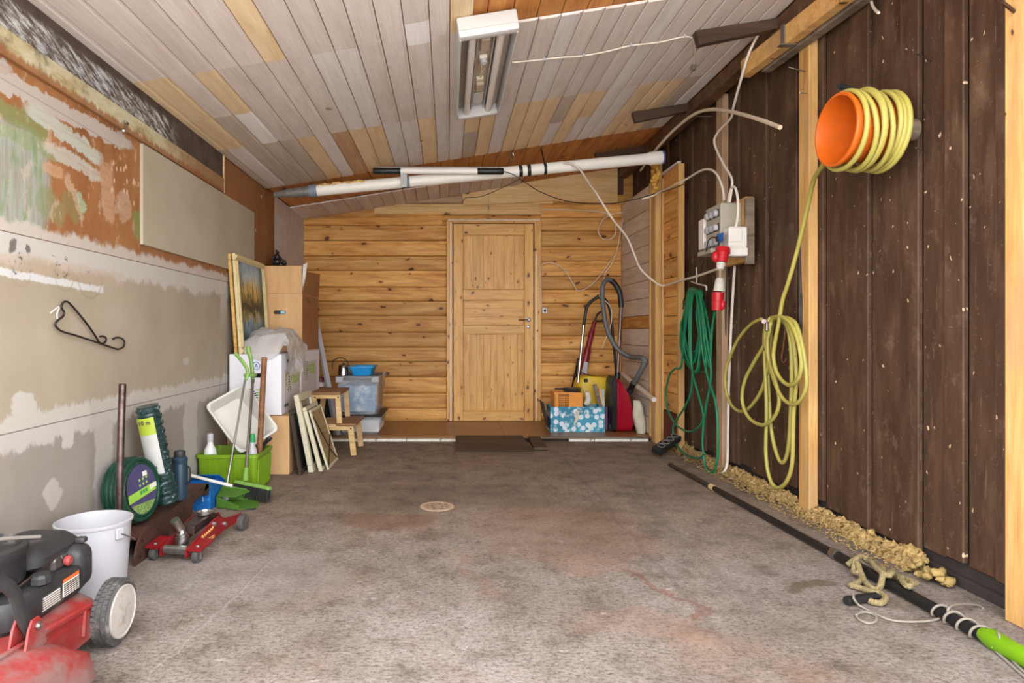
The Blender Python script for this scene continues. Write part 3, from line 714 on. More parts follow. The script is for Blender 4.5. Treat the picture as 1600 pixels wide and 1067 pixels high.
MB().lathe([(.011, 0), (.011, .006), (.006, .009)], 8, basis((-1.031, 1.592, .225), (0, 1, 0), (0, 0, 1), (1, 0, 0))).build('bolt', steel, mo, 20)
MB().tube(spline([(-1.055, 1.60, .205), (-1.06, 1.573, .26), (-1.06, 1.555, .31), (-1.06, 1.53, .345), (-1.07, 1.44, .43), (-1.08, 1.05, .78)], 6), .0165, 10, flat=.7).build('handle_bar', blk, mo)
eng = loft([rr3(.27, .36, .06, .165, -1.27, 1.825), rr3(.29, .375, .06, .18, -1.27, 1.825), rr3(.29, .375, .06, .235, -1.27, 1.825), rr3(.275, .36, .05, .250, -1.27, 1.825), rr3(.2, .28, .05, .254, -1.27, 1.825)]).build('engine_shroud', blk, mo)
MB().box((-1.20, 1.975, .235), (.16, .09, .135), .035, seg=3).build('muffler_guard', blk, mo, 50)
af = loft([rr3(.18, .22, .05, .278, -1.265, 1.915), rr3(.20, .245, .05, .286, -1.265, 1.915), rr3(.20, .245, .05, .308, -1.265, 1.915), rr3(.185, .23, .045, .316, -1.265, 1.915), rr3(.15, .19, .04, .336, -1.265, 1.915), rr3(.10, .14, .03, .342, -1.265, 1.915)]).build('air_filter_cover', blk, mo)
MB().box((-1.152, 1.99, .31), (.03, .03, .018), .005).build('filter_latch', blk, af)
rc = MB().lathe([(.112, .25), (.118, .26), (.118, .325), (.125, .335), (.125, .352), (.112, .358), (.105, .335), (.05, .345), (.045, .365), (.02, .37)], 32, Matrix.Translation((-1.29, 1.725, .02))).build('recoil_cover', blk, mo)
MB().tube(spline([(-1.42, 1.55, .43), (-1.30, 1.66, .395), (-1.24, 1.74, .392), (-1.17, 1.82, .375)], 6), .005, 6).build('starter_cord', plain('cord_grey', C(112, 104, 96), .8), mo)
MB().lathe([(.024, 0), (.029, .004), (.029, .02), (.024, .028), (.016, .031)], 10, Matrix.Translation((-1.15, 1.79, .252))).build('fuel_cap', blk, mo, 20)
MB().box((-1.215, 1.93, .272), (.11, .13, .045), .01).build('carburettor', plain('oily_engine', C(62, 56, 52), .6, var=.4, scale=40, dirt=(C(150, 140, 130), 30, .6, .7)), mo, 0)
MB().lathe([(.014, 0), (.016, .01), (.010, .016)], 14, basis((-1.155, 1.915, .272), (0, 1, 0), (0, 0, 1), (1, 0, 0))).build('primer_bulb', plain('primer_red', C(150, 60, 56), .5), mo)
MB().tube([(-1.17, 1.70, .265), (-1.165, 1.80, .28), (-1.17, 1.90, .29)], .004, 6).build('linkage', dksteel, mo)
def decal(name, y0, y1, z0, z1, x, cols, par):
    o = None
    for i, (za, zb, m) in enumerate(cols):
        b = MB().box((x, (y0+y1)/2, z0+(z1-z0)*(za+zb)/2), (.0015+.0006*i, y1-y0-(.008 if i > 1 else 0), (z1-z0)*(zb-za)))
        q = b.build(name if i == 0 else 'print', m, par if i == 0 else o, 0)
        if i == 0: o = q
    return o
off_w = plain('decal_white', C(214, 206, 196), .6); inkb = plain('decal_ink', C(70, 64, 60), .6); orangep = plain('decal_orange', C(222, 96, 42), .6)
bl_ = [(0, 1, off_w), (.80, 1, orangep)]+[(.06+.12*i, .11+.12*i, inkb) for i in range(6)]
decal('warning_label', 1.85, 1.93, .186, .238, -1.1245, bl_, mo)
decal('notice_label', 1.755, 1.838, .182, .226, -1.1245, [(0, 1, inkb)]+[(.1+.15*i, .17+.15*i, off_w) for i in range(6)], mo)
MB().box((-1.196, 1.6365, .205), (.04, .002, .05)).build('yellow_sticker', plain('sticker_yellow', C(206, 196, 130), .6), mo, 0)
# ---- white bucket
bc = thing('white_bucket', (-1.2875, 2.305, 0), 'white plastic bucket with wire handle behind the lawn mower', 'bucket')
Mb = Matrix.Translation((-1.2875, 2.305, 0))
MB().lathe([(.10, .0), (.104, .004), (.123, .272), (.128, .272), (.129, .280), (.1225, .282), (.120, .275), (.101, .010), (.001, .010)], 48, Mb, (True, False)).build('bucket_body', white_pl, bc)
for a in (math.radians(-22), math.radians(158)):
    m = Mb @ Matrix.Rotation(a, 4, 'Z') @ Matrix.Translation((.126, 0, .245)); MB().box((0, 0, 0), (.012, .03, .04), .003, m).build('handle_lug', white_pl, bc)
ha = math.radians(-22); hv = Vector((math.cos(ha), math.sin(ha), 0)); hn = Vector((-hv.y, hv.x, 0))
MB().tube(spline([Vector((-1.2875, 2.305, 0))+hv*.134*math.cos(t)+hn*.135*math.sin(t)+Vector((0, 0, .245-.075*math.sin(t))) for t in [i*math.pi/12 for i in range(13)]], 3), .0025, 6).build('wire_handle', steel, bc)
# ---- steel bar
bar = MB().tube([(-1.335, 2.56, .002), (-1.328, 2.565, .4), (-1.32, 2.57, .752), (-1.32, 2.57, .754)], [.0145, .0145, .0145, .012], 14)
tag(bar.build('steel_bar', dksteel), 'tall dark steel bar standing behind the white bucket', 'steel bar')
# ---- rusty ramp
rust = plain('brown_rusty_steel', C(78, 52, 44), .55, .2, var=.3, scale=9, dirt=(C(130, 104, 84), 14, .58, .74))
rp = thing('car_ramp', (-1.385, 3.0, 0), 'rusty brown steel car ramp on the floor by the left wall', 'ramp')
side = [(2.60, .0), (2.60, .045), (2.625, .09), (2.67, .118), (2.74, .132), (3.0, .14), (3.36, .155), (3.40, .15), (3.40, .13), (3.2, .10), (3.15, .0)]
YZX = Matrix(((0, 0, 1, 0), (1, 0, 0, 0), (0, 1, 0, 0), (0, 0, 0, 1)))
for x in (-1.288, -1.485): MB().prism(side, x-.004, x+.004, YZX).build('side_plate', rust, rp, 0)
MB().prism([(2.66, .10), (2.74, .122), (3.0, .130), (3.34, .145), (3.34, .137), (3.0, .122), (2.74, .114), (2.66, .09)], -1.481, -1.292, YZX).build('tread_plate', rust, rp, 0)
MB().tube([(-1.485, 3.375, .125), (-1.284, 3.375, .125)], .032, 18).build('rolled_end', rust, rp)
for y, z in ((2.64, .03), (2.66, .085), (2.80, .10), (2.90, .03)): MB().lathe([(.008, 0), (.008, .003), (.004, .005)], 8, basis((-1.284, y, z), (0, 1, 0), (0, 0, 1), (1, 0, 0))).build('rivet', dksteel, rp)
# ---- wrapped green hose coil
hg = plain('glossy_green_hose', C(22, 58, 44), .22, var=.2, dirt=(C(140, 165, 155), 22, .63, .75))
hc = thing('hose_coil', (-1.38, 2.78, .13), 'shrink-wrapped coil of dark green garden hose with purple label', 'hose')
th = math.radians(12); nn = Vector((math.cos(th), -math.sin(th), .12)).normalized(); uu = Vector((math.sin(th), math.cos(th), 0)).normalized(); ww = nn.cross(uu)
cc0 = Vector((-1.385, 2.775, .272)); Mh = basis(cc0, uu, ww, nn)
cz = MB(); T_ = []
for lay in range(5):
    for R_ in (.128, .112) if lay in (0, 4) else (.134, .116):
        T_.append([Mh @ Vector((R_*math.cos(a)*.93, R_*math.sin(a), (lay-2)*.021)) for a in [i*2*math.pi/40 for i in range(40)]])
for p in T_: cz.tube(p, .0105, 8, closed=True)
cz.build('hose', hg, hc)
purple = plain('label_purple', C(70, 64, 96), .3, var=.2); limeg = plain('label_lime', C(140, 184, 66), .35); 
def ell(a, b, n=32, cut=None): return [(a*math.cos(i*2*math.pi/n), b*math.sin(i*2*math.pi/n)) for i in range(n)]
lab = MB().prism(ell(.092, .108), .050, .0525, Mh).build('label', purple, hc, 0)
grass = nmat('label_grass_photo', lambda g: g.ramp(g.noise(g.vmath('MULTIPLY', g.obj(), (1, 1, 1)), 120, 5, .7, 2), [(.35, C(38, 66, 36)), (.52, C(110, 140, 70)), (.68, C(196, 208, 140))]), .4)
lowpoly = [(x, y) for x, y in ell(.090, .106) if y < -.045]; MB().prism(sorted(lowpoly, key=lambda p: math.atan2(p[1]+.05, p[0])), .0526, .0534, Mh).build('photo_patch', grass, lab, 0)
MB().prism([(-.088, -.048), (.088, -.018), (.080, .016), (-.090, -.012)], .0535, .0542, Mh).build('lime_stripe', limeg, lab, 0)
for k in range(4): MB().box((.052+k*.0115, -.003+k*.002, .0546), (.0095, .020, .0008), .0, Mh @ Matrix.Rotation(.02, 4, 'Z')).build('white_print', off_w, lab, 0)
for k in range(3): MB().box((-.01+k*.017, -.013+k*.003, .0546), (.012, .016, .0008), .0, Mh).build('green_print', plain('print_leaf_green', C(58, 130, 74), .4) if k == 0 else bpy.data.materials['print_leaf_green'], lab, 0)
MB().box((.030, .062, .0535), (.028, .02, .001), 0, Mh @ Matrix.Rotation(.1, 4, 'Z')).build('logo_patch', off_w, lab, 0)
for i in range(3):
    for j in range(2): MB().ball((-.012+i*.022, .018+j*.022+.004*i, .0535), .006, (1, 1, .12), 8, Mh).build('dot', plain('dot_green', C(120, 170, 110), .4) if (i+j) == 0 else limeg, lab)
clearw = None
# ---- roll of wire mesh
darkg = plain('dark_green_coated_mesh', C(34, 54, 52), .3, var=.25, scale=40, dirt=(C(150, 165, 165), 45, .58, .7))
a0 = P(262, 786, 2.98)+Vector((-.0, 0, .0)); a1 = P(230, 634, 2.92); a0.z = max(a0.z, .165)
mr = thing('mesh_roll', a0, 'leaning roll of dark green wire mesh with lime and white label', 'mesh roll')
ax = (a1-a0).normalized(); Mr = frame(a0, ax, (0, -1, 0)); Lr = (a1-a0).length
b = MB(); n = 60
b.tube([a0+ax*Lr*i/n for i in range(n+1)], [.049+.0025*math.sin(i*2.1)+.0015*math.sin(i*.9) for i in range(n+1)], 24)
b.build('mesh_core', darkg, mr)
b = MB()
for i in range(13):
    c = a0+ax*(Lr*(i+.5)/13); pts = [c+(Mr.col[1].xyz*math.cos(t)+Mr.col[2].xyz*math.sin(t))*.0525+ax*.006*math.sin(6*t+i) for t in [k*2*math.pi/26 for k in range(26)]]
    b.tube(pts, .0022, 5, closed=True)
b.build('mesh_wire', darkg, mr)
# label wraps part of the roll, on the side that faces the camera
yv = Mr.col[1].xyz; zv = Mr.col[2].xyz
tocam = (Vector((0, 0, CZ))-a0).normalized(); base_a = math.atan2(tocam.dot(zv), tocam.dot(yv))
def wrap(t0, t1, am, r): 
    V = []; nA = 10
    for i in range(9):
        for k in range(nA+1):
            an = base_a+am[0]+(am[1]-am[0])*k/nA; V.append(a0+ax*(Lr*(t0+(t1-t0)*i/8))+(yv*math.cos(an)+zv*math.sin(an))*r)
    return MB().add(V, [(i*(nA+1)+k, i*(nA+1)+k+1, (i+1)*(nA+1)+k+1, (i+1)*(nA+1)+k) for i in range(8) for k in range(nA)])
sgn = 1 if (yv*math.cos(base_a+.5)+zv*math.sin(base_a+.5)).x < 0 else -1
lb = wrap(.33, .90, sorted((sgn*1.35, -sgn*.25)), .0560).build('label', plain('mesh_label_white', C(176, 174, 168), .4), mr)
wrap(.73, .90, sorted((sgn*1.35, -sgn*.25)), .0566).build('lime_band', plain('mesh_label_lime', C(156, 170, 50), .4), lb)
an = base_a+sgn*.5; nr = yv*math.cos(an)+zv*math.sin(an); tx = ax.cross(nr)
text_mb('10 m', .028, basis(a0+ax*Lr*.855+nr*.058, tx, ax, nr) if tx.x > 0 else basis(a0+ax*Lr*.855+nr*.058, -tx, ax, nr), .0004, .0006).build('lettering', inkb, lb, 0)
for k in range(3): MB().box((.012*(k-1), 0, 0), (.008, .014, .0012), 0, basis(a0+ax*Lr*.40+nr*.0565, tx if tx.x > 0 else -tx, ax, nr)).build('small_print', inkb, lb, 0)
# ---- thermos
tm = thing('thermos_flask', (-1.29, 3.13, 0), 'dark blue thermos flask with handle beside the mesh roll', 'thermos')
petrol = plain('petrol_blue_paint', C(36, 56, 70), .35, var=.12); Mt = Matrix.Translation((-1.30, 3.5-.37, 0))
tmx = Matrix.Translation((-1.325, 3.13, .136)); tm.location = (-1.325, 3.13, .136); bpy.context.view_layer.update()
MB().lathe([(.034, 0), (.038, .004), (.038, .165), (.036, .178), (.036, .182), (.038, .187), (.038, .205), (.03, .214)], 28, tmx).build('flask_body', petrol, tm)
MB().lathe([(.026, .212), (.027, .215), (.027, .236), (.024, .242), (.015, .243)], 22, tmx).build('cup_lid', blk, tm)
MB().tube(spline([(-1.293, 3.118, .305), (-1.270, 3.11, .30), (-1.265, 3.108, .275), (-1.267, 3.108, .235), (-1.290, 3.116, .215)], 5), .0045, 8).build('handle', blk, tm)
# ---- blue cardboard box
bluec = nmat('blue_printed_card', lambda g: g.mix(g.ss(g.vor(g.obj(), 26, feature='DISTANCE_TO_EDGE'), .05, .02), C(28, 96, 168), C(30, 130, 196)), .55)
bb = thing('blue_box', (-1.385, 3.55, 0), 'open blue cardboard box on the floor between ramp and green crate', 'box')
def open_box(x0, x1, y0, y1, z0, z1, m, par, t=.004, name='box_body'):
    o_ = [[(x0, y0, z), (x1, y0, z), (x1, y1, z), (x0, y1, z)] for z in (z0, z1)]
    i_ = [[(x0+t, y0+t, z), (x1-t, y0+t, z), (x1-t, y1-t, z), (x0+t, y1-t, z)] for z in (z1, z0+t)]
    return MB().tray(o_, i_).build(name, m, par, 0)
open_box(-1.485, -1.285, 3.425, 3.66, 0, .108, bluec, bb)
for pts in ([(-1.285, 3.44, .106), (-1.285, 3.65, .106), (-1.345, 3.64, .118), (-1.345, 3.45, .118)], [(-1.485, 3.66, .106), (-1.285, 3.66, .106), (-1.30, 3.60, .15), (-1.47, 3.60, .15)]):
    MB().hexa([Vector(p) for p in pts]+[Vector(p)+Vector((0, 0, .004)) for p in pts]).build('flap', bluec, bb, 0)
text_mb('I', .035, basis((-1.325, 3.4235, .06), (1, 0, 0), (0, 0, 1), (0, -1, 0)), .0006, .001).build('lettering', off_w, bb, 0)
MB().box((-1.39, 3.53, .05), (.15, .18, .06), .01).build('contents', plain('rusty_bits', C(120, 84, 62), .7, var=.4, scale=30), bb, 0)
# ---- white stick
stk = MB().tube([(-1.412, 3.47, .180), (-1.170, 3.435, .130)], .0085, 10)
tag(stk.build('white_stick', plain('white_paint_stick', C(226, 218, 206), .5)), 'thin white stick resting across the blue box', 'stick')
# ---- green crate
gp = plain('lime_green_plastic', C(112, 144, 26), .38, var=.06)
gc = thing('green_crate', (-1.30, 3.89, 0), 'lime green plastic crate holding a white tub and bottles', 'crate')
def ringr(x0, x1, y0, y1, z, r=.03): return [(x, y, z) for x, y in rrect(x1-x0, y1-y0, r, 4, (x0+x1)/2, (y0+y1)/2)]
X0, X1, Y0, Y1 = -1.49, -1.118, 3.725, 4.06
MB().tray([ringr(X0+.018, X1-.018, Y0+.025, Y1-.03, .0), ringr(X0+.014, X1-.016, Y0+.022, Y1-.025, .005), ringr(X0+.008, X1-.008, Y0+.008, Y1-.008, .22), ringr(X0, X1, Y0, Y1, .222), ringr(X0, X1, Y0, Y1, .242)],
          [ringr(X0+.012, X1-.012, Y0+.012, Y1-.012, .242), ringr(X0+.020, X1-.022, Y0+.030, Y1-.033, .01)]).build('crate_shell', gp, gc, 40)
rb = MB()
for i in range(15):
    t = (i+.5)/15; x = X0+.03+(X1-X0-.06)*t; rb.hexa([(x-.003, Y0+.018, .02), (x+.003, Y0+.018, .02), (x+.003, Y0+.026, .02), (x-.003, Y0+.026, .02), (x-.003, Y0+.003, .215), (x+.003, Y0+.003, .215), (x+.003, Y0+.012, .215), (x-.003, Y0+.012, .215)])
rb.build('front_rib', gp, gc, 0)['kind'] = 'stuff'
for i in range(11):
    t = (i+.5)/11; y = Y0+.03+(Y1-Y0-.06)*t; MB().hexa([(X1-.020, y-.003, .03), (X1-.010, y-.003, .03), (X1-.010, y+.003, .03), (X1-.020, y+.003, .03), (X1-.012, y-.003, .205), (X1-.002, y-.003, .205), (X1-.002, y+.003, .205), (X1-.012, y+.003, .205)]).build('side_rib', gp, gc, 0)
# ---- white tub lying tilted in the crate
tubm = plain('cream_white_plastic', C(202, 198, 188), .38, var=.04)
Lx = Vector((.62, -.1, -.78)).normalized(); Sx = Vector((.63, .652, .42)); Sx = (Sx-Lx*Sx.dot(Lx)).normalized(); Nx = Lx.cross(Sx)
tc = Vector((-1.268, 3.915, .437)); Mtub = basis(tc, Lx, Sx, Nx)
tb = thing('plastic_tub', tc, 'large white rectangular plastic tub lying tilted in the green crate', 'tub')
def tr(l, s, n_, r=.035): return [(x, y, n_) for x, y in rrect(l*2, s*2, r, 5)]
MB().tray([tr(.148, .108, -.115), tr(.153, .113, -.108), tr(.172, .132, -.012), tr(.185, .145, -.010), tr(.187, .147, -.004), tr(.185, .145, .002)], [tr(.173, .133, .001), tr(.168, .128, -.006), tr(.148, .108, -.106)], Mtub).build('tub_shell', tubm, tb, 40)
# ---- bottles
def bottle(name, x, y, z0, h, r, mbody, mcap, label, lab=None):
    t = thing(name, (x, y, z0), label, 'bottle', 'bottles in the green crate'); M = Matrix.Translation((x, y, z0))
    MB().lathe([(r*.9, 0), (r, .006), (r, h*.58), (r*.85, h*.72), (r*.42, h*.82), (r*.40, h*.86)], 24, M).build('bottle_body', mbody, t)
    MB().lathe([(r*.46, h*.855), (r*.46, h*.985), (r*.40, h), (r*.1, h)], 16, M).build('cap', mcap, t)
    if lab: MB().lathe([(r*1.01, h*.12), (r*1.02, h*.13), (r*1.02, h*.52), (r*1.01, h*.53)], 24, M, (False, False)).build('label', lab, t)
    return t
milky = plain('milky_plastic', C(206, 206, 200), .35, var=.05)
bottle('plastic_bottle', -1.425, 3.80, .012, .345, .040, milky, white_pl, 'milky plastic bottle at the left end of the green crate')
bottle('cleaner_bottle', -1.168, 3.787, .012, .345, .030, white_pl, plain('green_cap', C(30, 140, 74), .4), 'white bottle with green cap at the right of the crate', nmat('green_white_label', lambda g: g.mix(g.ss(g.noise(g.obj(), 40, 3), .5, .52), C(236, 240, 232), C(40, 150, 84)), .4))
sh = MB().tube([(-1.153, 3.843, .014), (-1.145, 3.895, .5), (-1.139, 3.93, .806), (-1.139, 3.93, .809)], [.018, .018, .0175, .012], 12)
tag(sh.build('broomstick', wood('brown_handle_wood', C(150, 104, 66), C(128, 84, 50), C(98, 62, 36), tint=.02)), 'brown wooden broomstick standing in the green crate', 'broomstick')
hd = thing('hand_tool', (-1.14, 3.99, .012), 'tool with black grip sticking out of the crate corner', 'tool')
MB().tube(spline([(-1.165, 3.93, .20), (-1.145, 3.94, .262), (-1.12, 3.945, .295), (-1.105, 3.95, .312)], 5), [.010]*5+[.012]*5+[.016]*6, 10).build('grip', blk_clean, hd)
MB().cyl((-1.18, 3.925, .014), (-1.165, 3.93, .20), .006, seg=8).build('shaft', steel, hd)
# ---- dustpan and broom
lime2 = plain('grass_green_plastic', C(120, 156, 72), .4, var=.06); dpg = plain('dustpan_green', C(76, 114, 40), .42, var=.1)
dp = thing('dustpan', (-1.17, 3.52, 0), 'green long-handled dustpan standing before the green crate', 'dustpan')
x0, x1 = -1.275, -1.04
b = MB()
fl_ = [(x0, 3.60, .012), (x0+.01, 3.47, .006), (x1-.09, 3.42, .004), (x1, 3.46, .003), (x1-.03, 3.60, .01)]
b.add([Vector(p) for p in fl_]+[Vector(p)+Vector((0, 0, .004)) for p in fl_], [(4, 3, 2, 1, 0), (5, 6, 7, 8, 9)]+[(i, (i+1) % 5, 5+(i+1) % 5, 5+i) for i in range(5)])
for a, c, h0, h1 in ((fl_[0], fl_[1], .085, .055), (fl_[1], fl_[2], .055, .020), (fl_[4], fl_[0], .05, .085)):
    a = Vector(a); c = Vector(c); d = Vector((0, 0, 1)); t = (c-a).normalized().cross(d)*.0035
    b.hexa([a-t, c-t, c+t, a+t, a-t+d*h0, c-t+d*h1, c+t+d*h1, a+t+d*h0])
b.hexa([(x0, 3.60, .08), (x0+.008, 3.49, .058), (x0+.10, 3.50, .052), (x0+.16, 3.60, .06), (x0, 3.60, .085), (x0+.008, 3.49, .062), (x0+.10, 3.50, .056), (x0+.16, 3.60, .066)])
b.build('pan', dpg, dp, 30)
MB().box((x1-.05, 3.445, .004), (.09, .02, .004), 0, None).build('rubber_lip', blk_clean, dp, 0)
h0 = Vector((-1.262, 3.60, .06)); h1 = P(383, 592, 3.96)
MB().cyl(h0, h1, .0065, seg=10).build('handle_tube', steel, dp)
MB().box((h0.x, h0.y-.006, .045), (.035, .03, .07), .008).build('socket', white_pl, dp)
MB().tube(spline([P(384, 594, 3.955), P(387, 580, 3.965), P(381, 568, 3.97), P(371, 556, 3.975), P(367, 552, 3.975)], 5), .0115, 10, flat=.7).build('grip', lime2, dp)
bm_ = thing('broom', (-1.09, 3.63, 0), 'green-headed broom with steel handle beside the dustpan', 'broom')
ba, bb_ = P(369, 757, 3.66), P(421, 772, 3.56); ba.z = .10; bb_.z = .085
ud = Vector((-.05, .22, .97)).normalized(); dl = (bb_-ba); Mbr = frame((ba+bb_)/2, dl, ud)
MB().box((0, 0, 0), (dl.length+.01, .036, .022), .006, Mbr).build('broom_head', lime2, bm_)
br = MB(); random.seed(3)
for i in range(30):
    for j in range(5):
        x = -dl.length/2+.004+i*(dl.length-.008)/29; y = -.014+j*.007
        p0 = Mbr @ Vector((x, y, -.008)); p1 = Mbr @ Vector((x*1.03+random.uniform(-.004, .004), y*1.5+random.uniform(-.005, .005), -.068-random.uniform(0, .012))); br.tube([p0, p1], [.0036, .0022], 4)
br.build('bristles', plain('black_bristles', C(32, 32, 30), .8, var=.3), bm_)['kind'] = 'stuff'
s0 = Mbr @ Vector((-.055, 0, .012)); s1 = P(395, 594, 4.03)
MB().tube([s0, s0+(s1-s0)*.12], [.017, .013], 12).build('head_socket', lime2, bm_)
MB().cyl(s0+(s1-s0)*.10, s1, .0095, seg=12).build('handle_tube', steel, bm_)
MB().tube(spline([P(395, 598, 4.03), P(394, 580, 4.04), P(392, 562, 4.05), P(388, 548, 4.06), P(387, 541, 4.06)], 5), [.013]*14+[.015]*7, 10, flat=.75).build('grip', lime2, bm_)
MB().box(P(391, 586, 4.0), (.075, .05, .02), .006).build('clip', lime2, bm_)
# ---- cardboard boxes
kraft = nmat('kraft_cardboard', lambda g: g.ramp(g.noise(g.vmath('MULTIPLY', g.obj(), (6, 6, 1)), 3, 4), [(.3, C(196, 154, 106)), (.7, C(210, 170, 122))]), .8, spec=.2)
kraftd = nmat('darker_cardboard', lambda g: g.ramp(g.noise(g.obj(), 6, 4), [(.3, C(150, 106, 66)), (.7, C(166, 120, 78))]), .8, spec=.2)
wcard = plain('white_card', C(228, 226, 230), .6, var=.02); greyc = plain('pale_grey_card', C(206, 196, 192), .6, var=.03)
def shut_box(name, x0, x1, y0, y1, z0, z1, m, label):
    t = thing(name, ((x0+x1)/2, (y0+y1)/2, z0), label, 'box')
    MB().box(((x0+x1)/2, (y0+y1)/2, (z0+z1)/2), (x1-x0, y1-y0, z1-z0-.004), .003).build('box_body', m, t, 0)
    ym = (y0+y1)/2; MB().box(((x0+x1)/2, (y0+ym)/2, z1-.001), (x1-x0-.004, ym-y0-.003, .003)).build('top_flap', m, t, 0); MB().box(((x0+x1)/2, (y1+ym)/2, z1-.001), (x1-x0-.004, y1-ym-.003, .003)).build('top_flap', m, t, 0)
    return t
shut_box('cardboard_box', -1.492, -1.072, 4.28, 4.84, 0, .398, kraft, 'brown cardboard box on the floor under the front white box')
shut_box('cardboard_box', -1.492, -1.145, 4.87, 5.56, 0, .398, kraft, 'brown cardboard box on the floor behind the leaning frames')
w1 = shut_box('moving_box', -1.485, -1.129, 4.30, 4.845, .40, .815, wcard, 'white moving box with green lettering, front one of the two')
w2 = shut_box('moving_box', -1.485, -1.129, 4.862, 5.56, .40, .815, wcard, 'white moving box with green lettering, rear one below the open cardboard box')
lgreen = plain('print_lime', C(150, 186, 44), .6); ink = plain('print_black', C(40, 42, 46), .6); navy = plain('print_navy', C(52, 78, 110), .6); bluei = plain('print_blue', C(40, 104, 176), .6)
def side_text(txt, y, z, size, m, par, x=-1.1283, sx=1.0, bold=.001):
    text_mb(txt, size, basis((x, y, z), (0, 1, 0), (0, 0, 1), (1, 0, 0)), .0005, bold, sx=sx).build('lettering', m, par, 0)
for par, y0 in ((w1, 4.37), (w2, 4.93)):
    g0 = .63 if par is w1 else .66
    MB().box((-1.1288, y0+.235, g0-.08), (.0012, .54 if par is w2 else .46, .30)).build('grey_side_print', greyc, par, 0)
    side_text('E', y0+.05, g0, .105, lgreen, par, sx=.9, bold=.003); side_text('PRESS', y0+.30, g0, .105, lgreen, par, sx=.95, bold=.003)
    for k in range(9):
        for s_ in (-1, 1): MB().box((-1.1278, y0+.130+s_*(.008+.024*abs(k-4)/4), g0-.07+k*.0175), (.001, .017, .010)).build('x_mark', ink, par, 0)
for k in range(7): MB().box((-1.1278, 4.375+k*.017, .455), (.001, .011, .026 if k % 2 else .020)).build('small_print', ink, w1, 0)
side_text('(', 4.44, .76, .05, ink, w1)
for k in range(2): MB().box((-1.1278, 4.465+k*.022, .762), (.001, .016, .022)).build('small_print', ink, w1, 0)
# front face print of the first white box
def fpr(name, x0, x1, z0, z1, m, par=w1): MB().box(((x0+x1)/2, 4.2985, (z0+z1)/2), (x1-x0, .0015, z1-z0)).build(name, m, par, 0)
px2 = lambda a: (a-CX)*4.3/F
pz2 = lambda a: CZ+(CY-a)*4.3/F
hole = MB().prism(rrect(.10, .028, .0135, 4, px2(402.5), pz2(586.5)), -4.2995, -4.2975, Matrix.Rotation(math.pi/2, 4, 'X')).build('hand_hole', plain('hole_black', C(14, 14, 15), .9), w1, 0)
MB().tube([(px2(400.5)+.024*math.cos(t), 4.298, pz2(571.5)+.026*math.sin(t)) for t in [i*2*math.pi/24 for i in range(24)]], .0022, 5, closed=True).build('round_logo', bluei, w1)
text_mb('A', .034, basis((px2(400.5), 4.2982, pz2(571.5)), (1, 0, 0), (0, 0, 1), (0, -1, 0)), .0005, .0005).build('lettering', bluei, w1, 0)
for i, (a, b_, m) in enumerate(((384, 395, navy), (388, 398, navy), (392, 400, navy), (393, 402, navy), (392, 403, navy), (393, 401, navy), (394, 399, navy))):
    fpr('stripe', px2(a), px2(b_), pz2(607.5+i*3.2+1.6), pz2(607.5+i*3.2), m)
for i, (a, b_) in enumerate(((400, 411), (399, 410), (393, 405), (402, 404.5), (399, 406), (399, 409), (401, 409))):
    fpr('stripe', px2(a), px2(b_), pz2(608.5+i*4+1.7), pz2(608.5+i*4), lgreen)
# ---- upper open cardboard box
ub = thing('open_cardboard_box', (-1.30, 5.2, .815), 'open brown cardboard box on the rear white moving box', 'box')
open_box(-1.458, -1.152, 5.0, 5.62, .817, 1.272, kraft, ub, .005)
MB().prism([(-1.458, 1.274), (-1.152, 1.274), (-1.155, 1.488), (-1.455, 1.488)], -5.004, -4.999, Matrix.Rotation(math.pi/2, 4, 'X')).build('front_flap', kraft, ub, 0)
MB().hexa([(-1.150, 5.0, 1.27), (-1.15, 5.62, 1.27), (-1.155, 5.62, 1.27), (-1.155, 5.0, 1.27), (-1.135, 5.12, 1.455), (-1.125, 5.57, 1.475), (-1.130, 5.57, 1.475), (-1.140, 5.12, 1.455)]).build('side_flap', kraftd, ub, 0)
MB().box((-1.1505, 5.31, 1.045), (.003, .615, .44)).build('side_face', kraftd, ub, 0)
MB().prism(rrect(.095, .030, .014, 4, -1.328, 1.122), -5.0005, -4.9985, Matrix.Rotation(math.pi/2, 4, 'X')).build('hand_hole', ink, ub, 0)
MB().box((-1.303, 4.9975, 1.122), (.032, .002, .022)).build('blue_content', plain('sky_blue_thing', C(150, 200, 210), .5), ub, 0)
MB().tube([(-1.148, 5.22+.035*math.cos(t), 1.05+.085*math.sin(t)) for t in [i*2*math.pi/20 for i in range(20)]], .0025, 4, closed=True).build('oval_print', plain('print_rust', C(150, 70, 44), .7), ub)
for k in range(3): MB().box((-1.1485, 5.18+k*.04, 1.235-k*.012), (.001, .026, .03)).build('small_print', plain('print_brown', C(110, 66, 40), .7) if k == 0 else bpy.data.materials['print_brown'], ub, 0)
MB().box((-1.30, 5.22, 1.16), (.27, .38, .62), .004).build('contents', plain('grey_carton', C(120, 108, 98), .8), ub, 0)
MB().hexa([(-1.165, 5.04, 1.30), (-1.155, 5.06, 1.30), (-1.155, 5.10, 1.30), (-1.165, 5.10, 1.30), (-1.15, 5.03, 1.50), (-1.12, 5.05, 1.52), (-1.13, 5.09, 1.52), (-1.16, 5.09, 1.47)]).build('torn_paper', off_w, ub, 0)
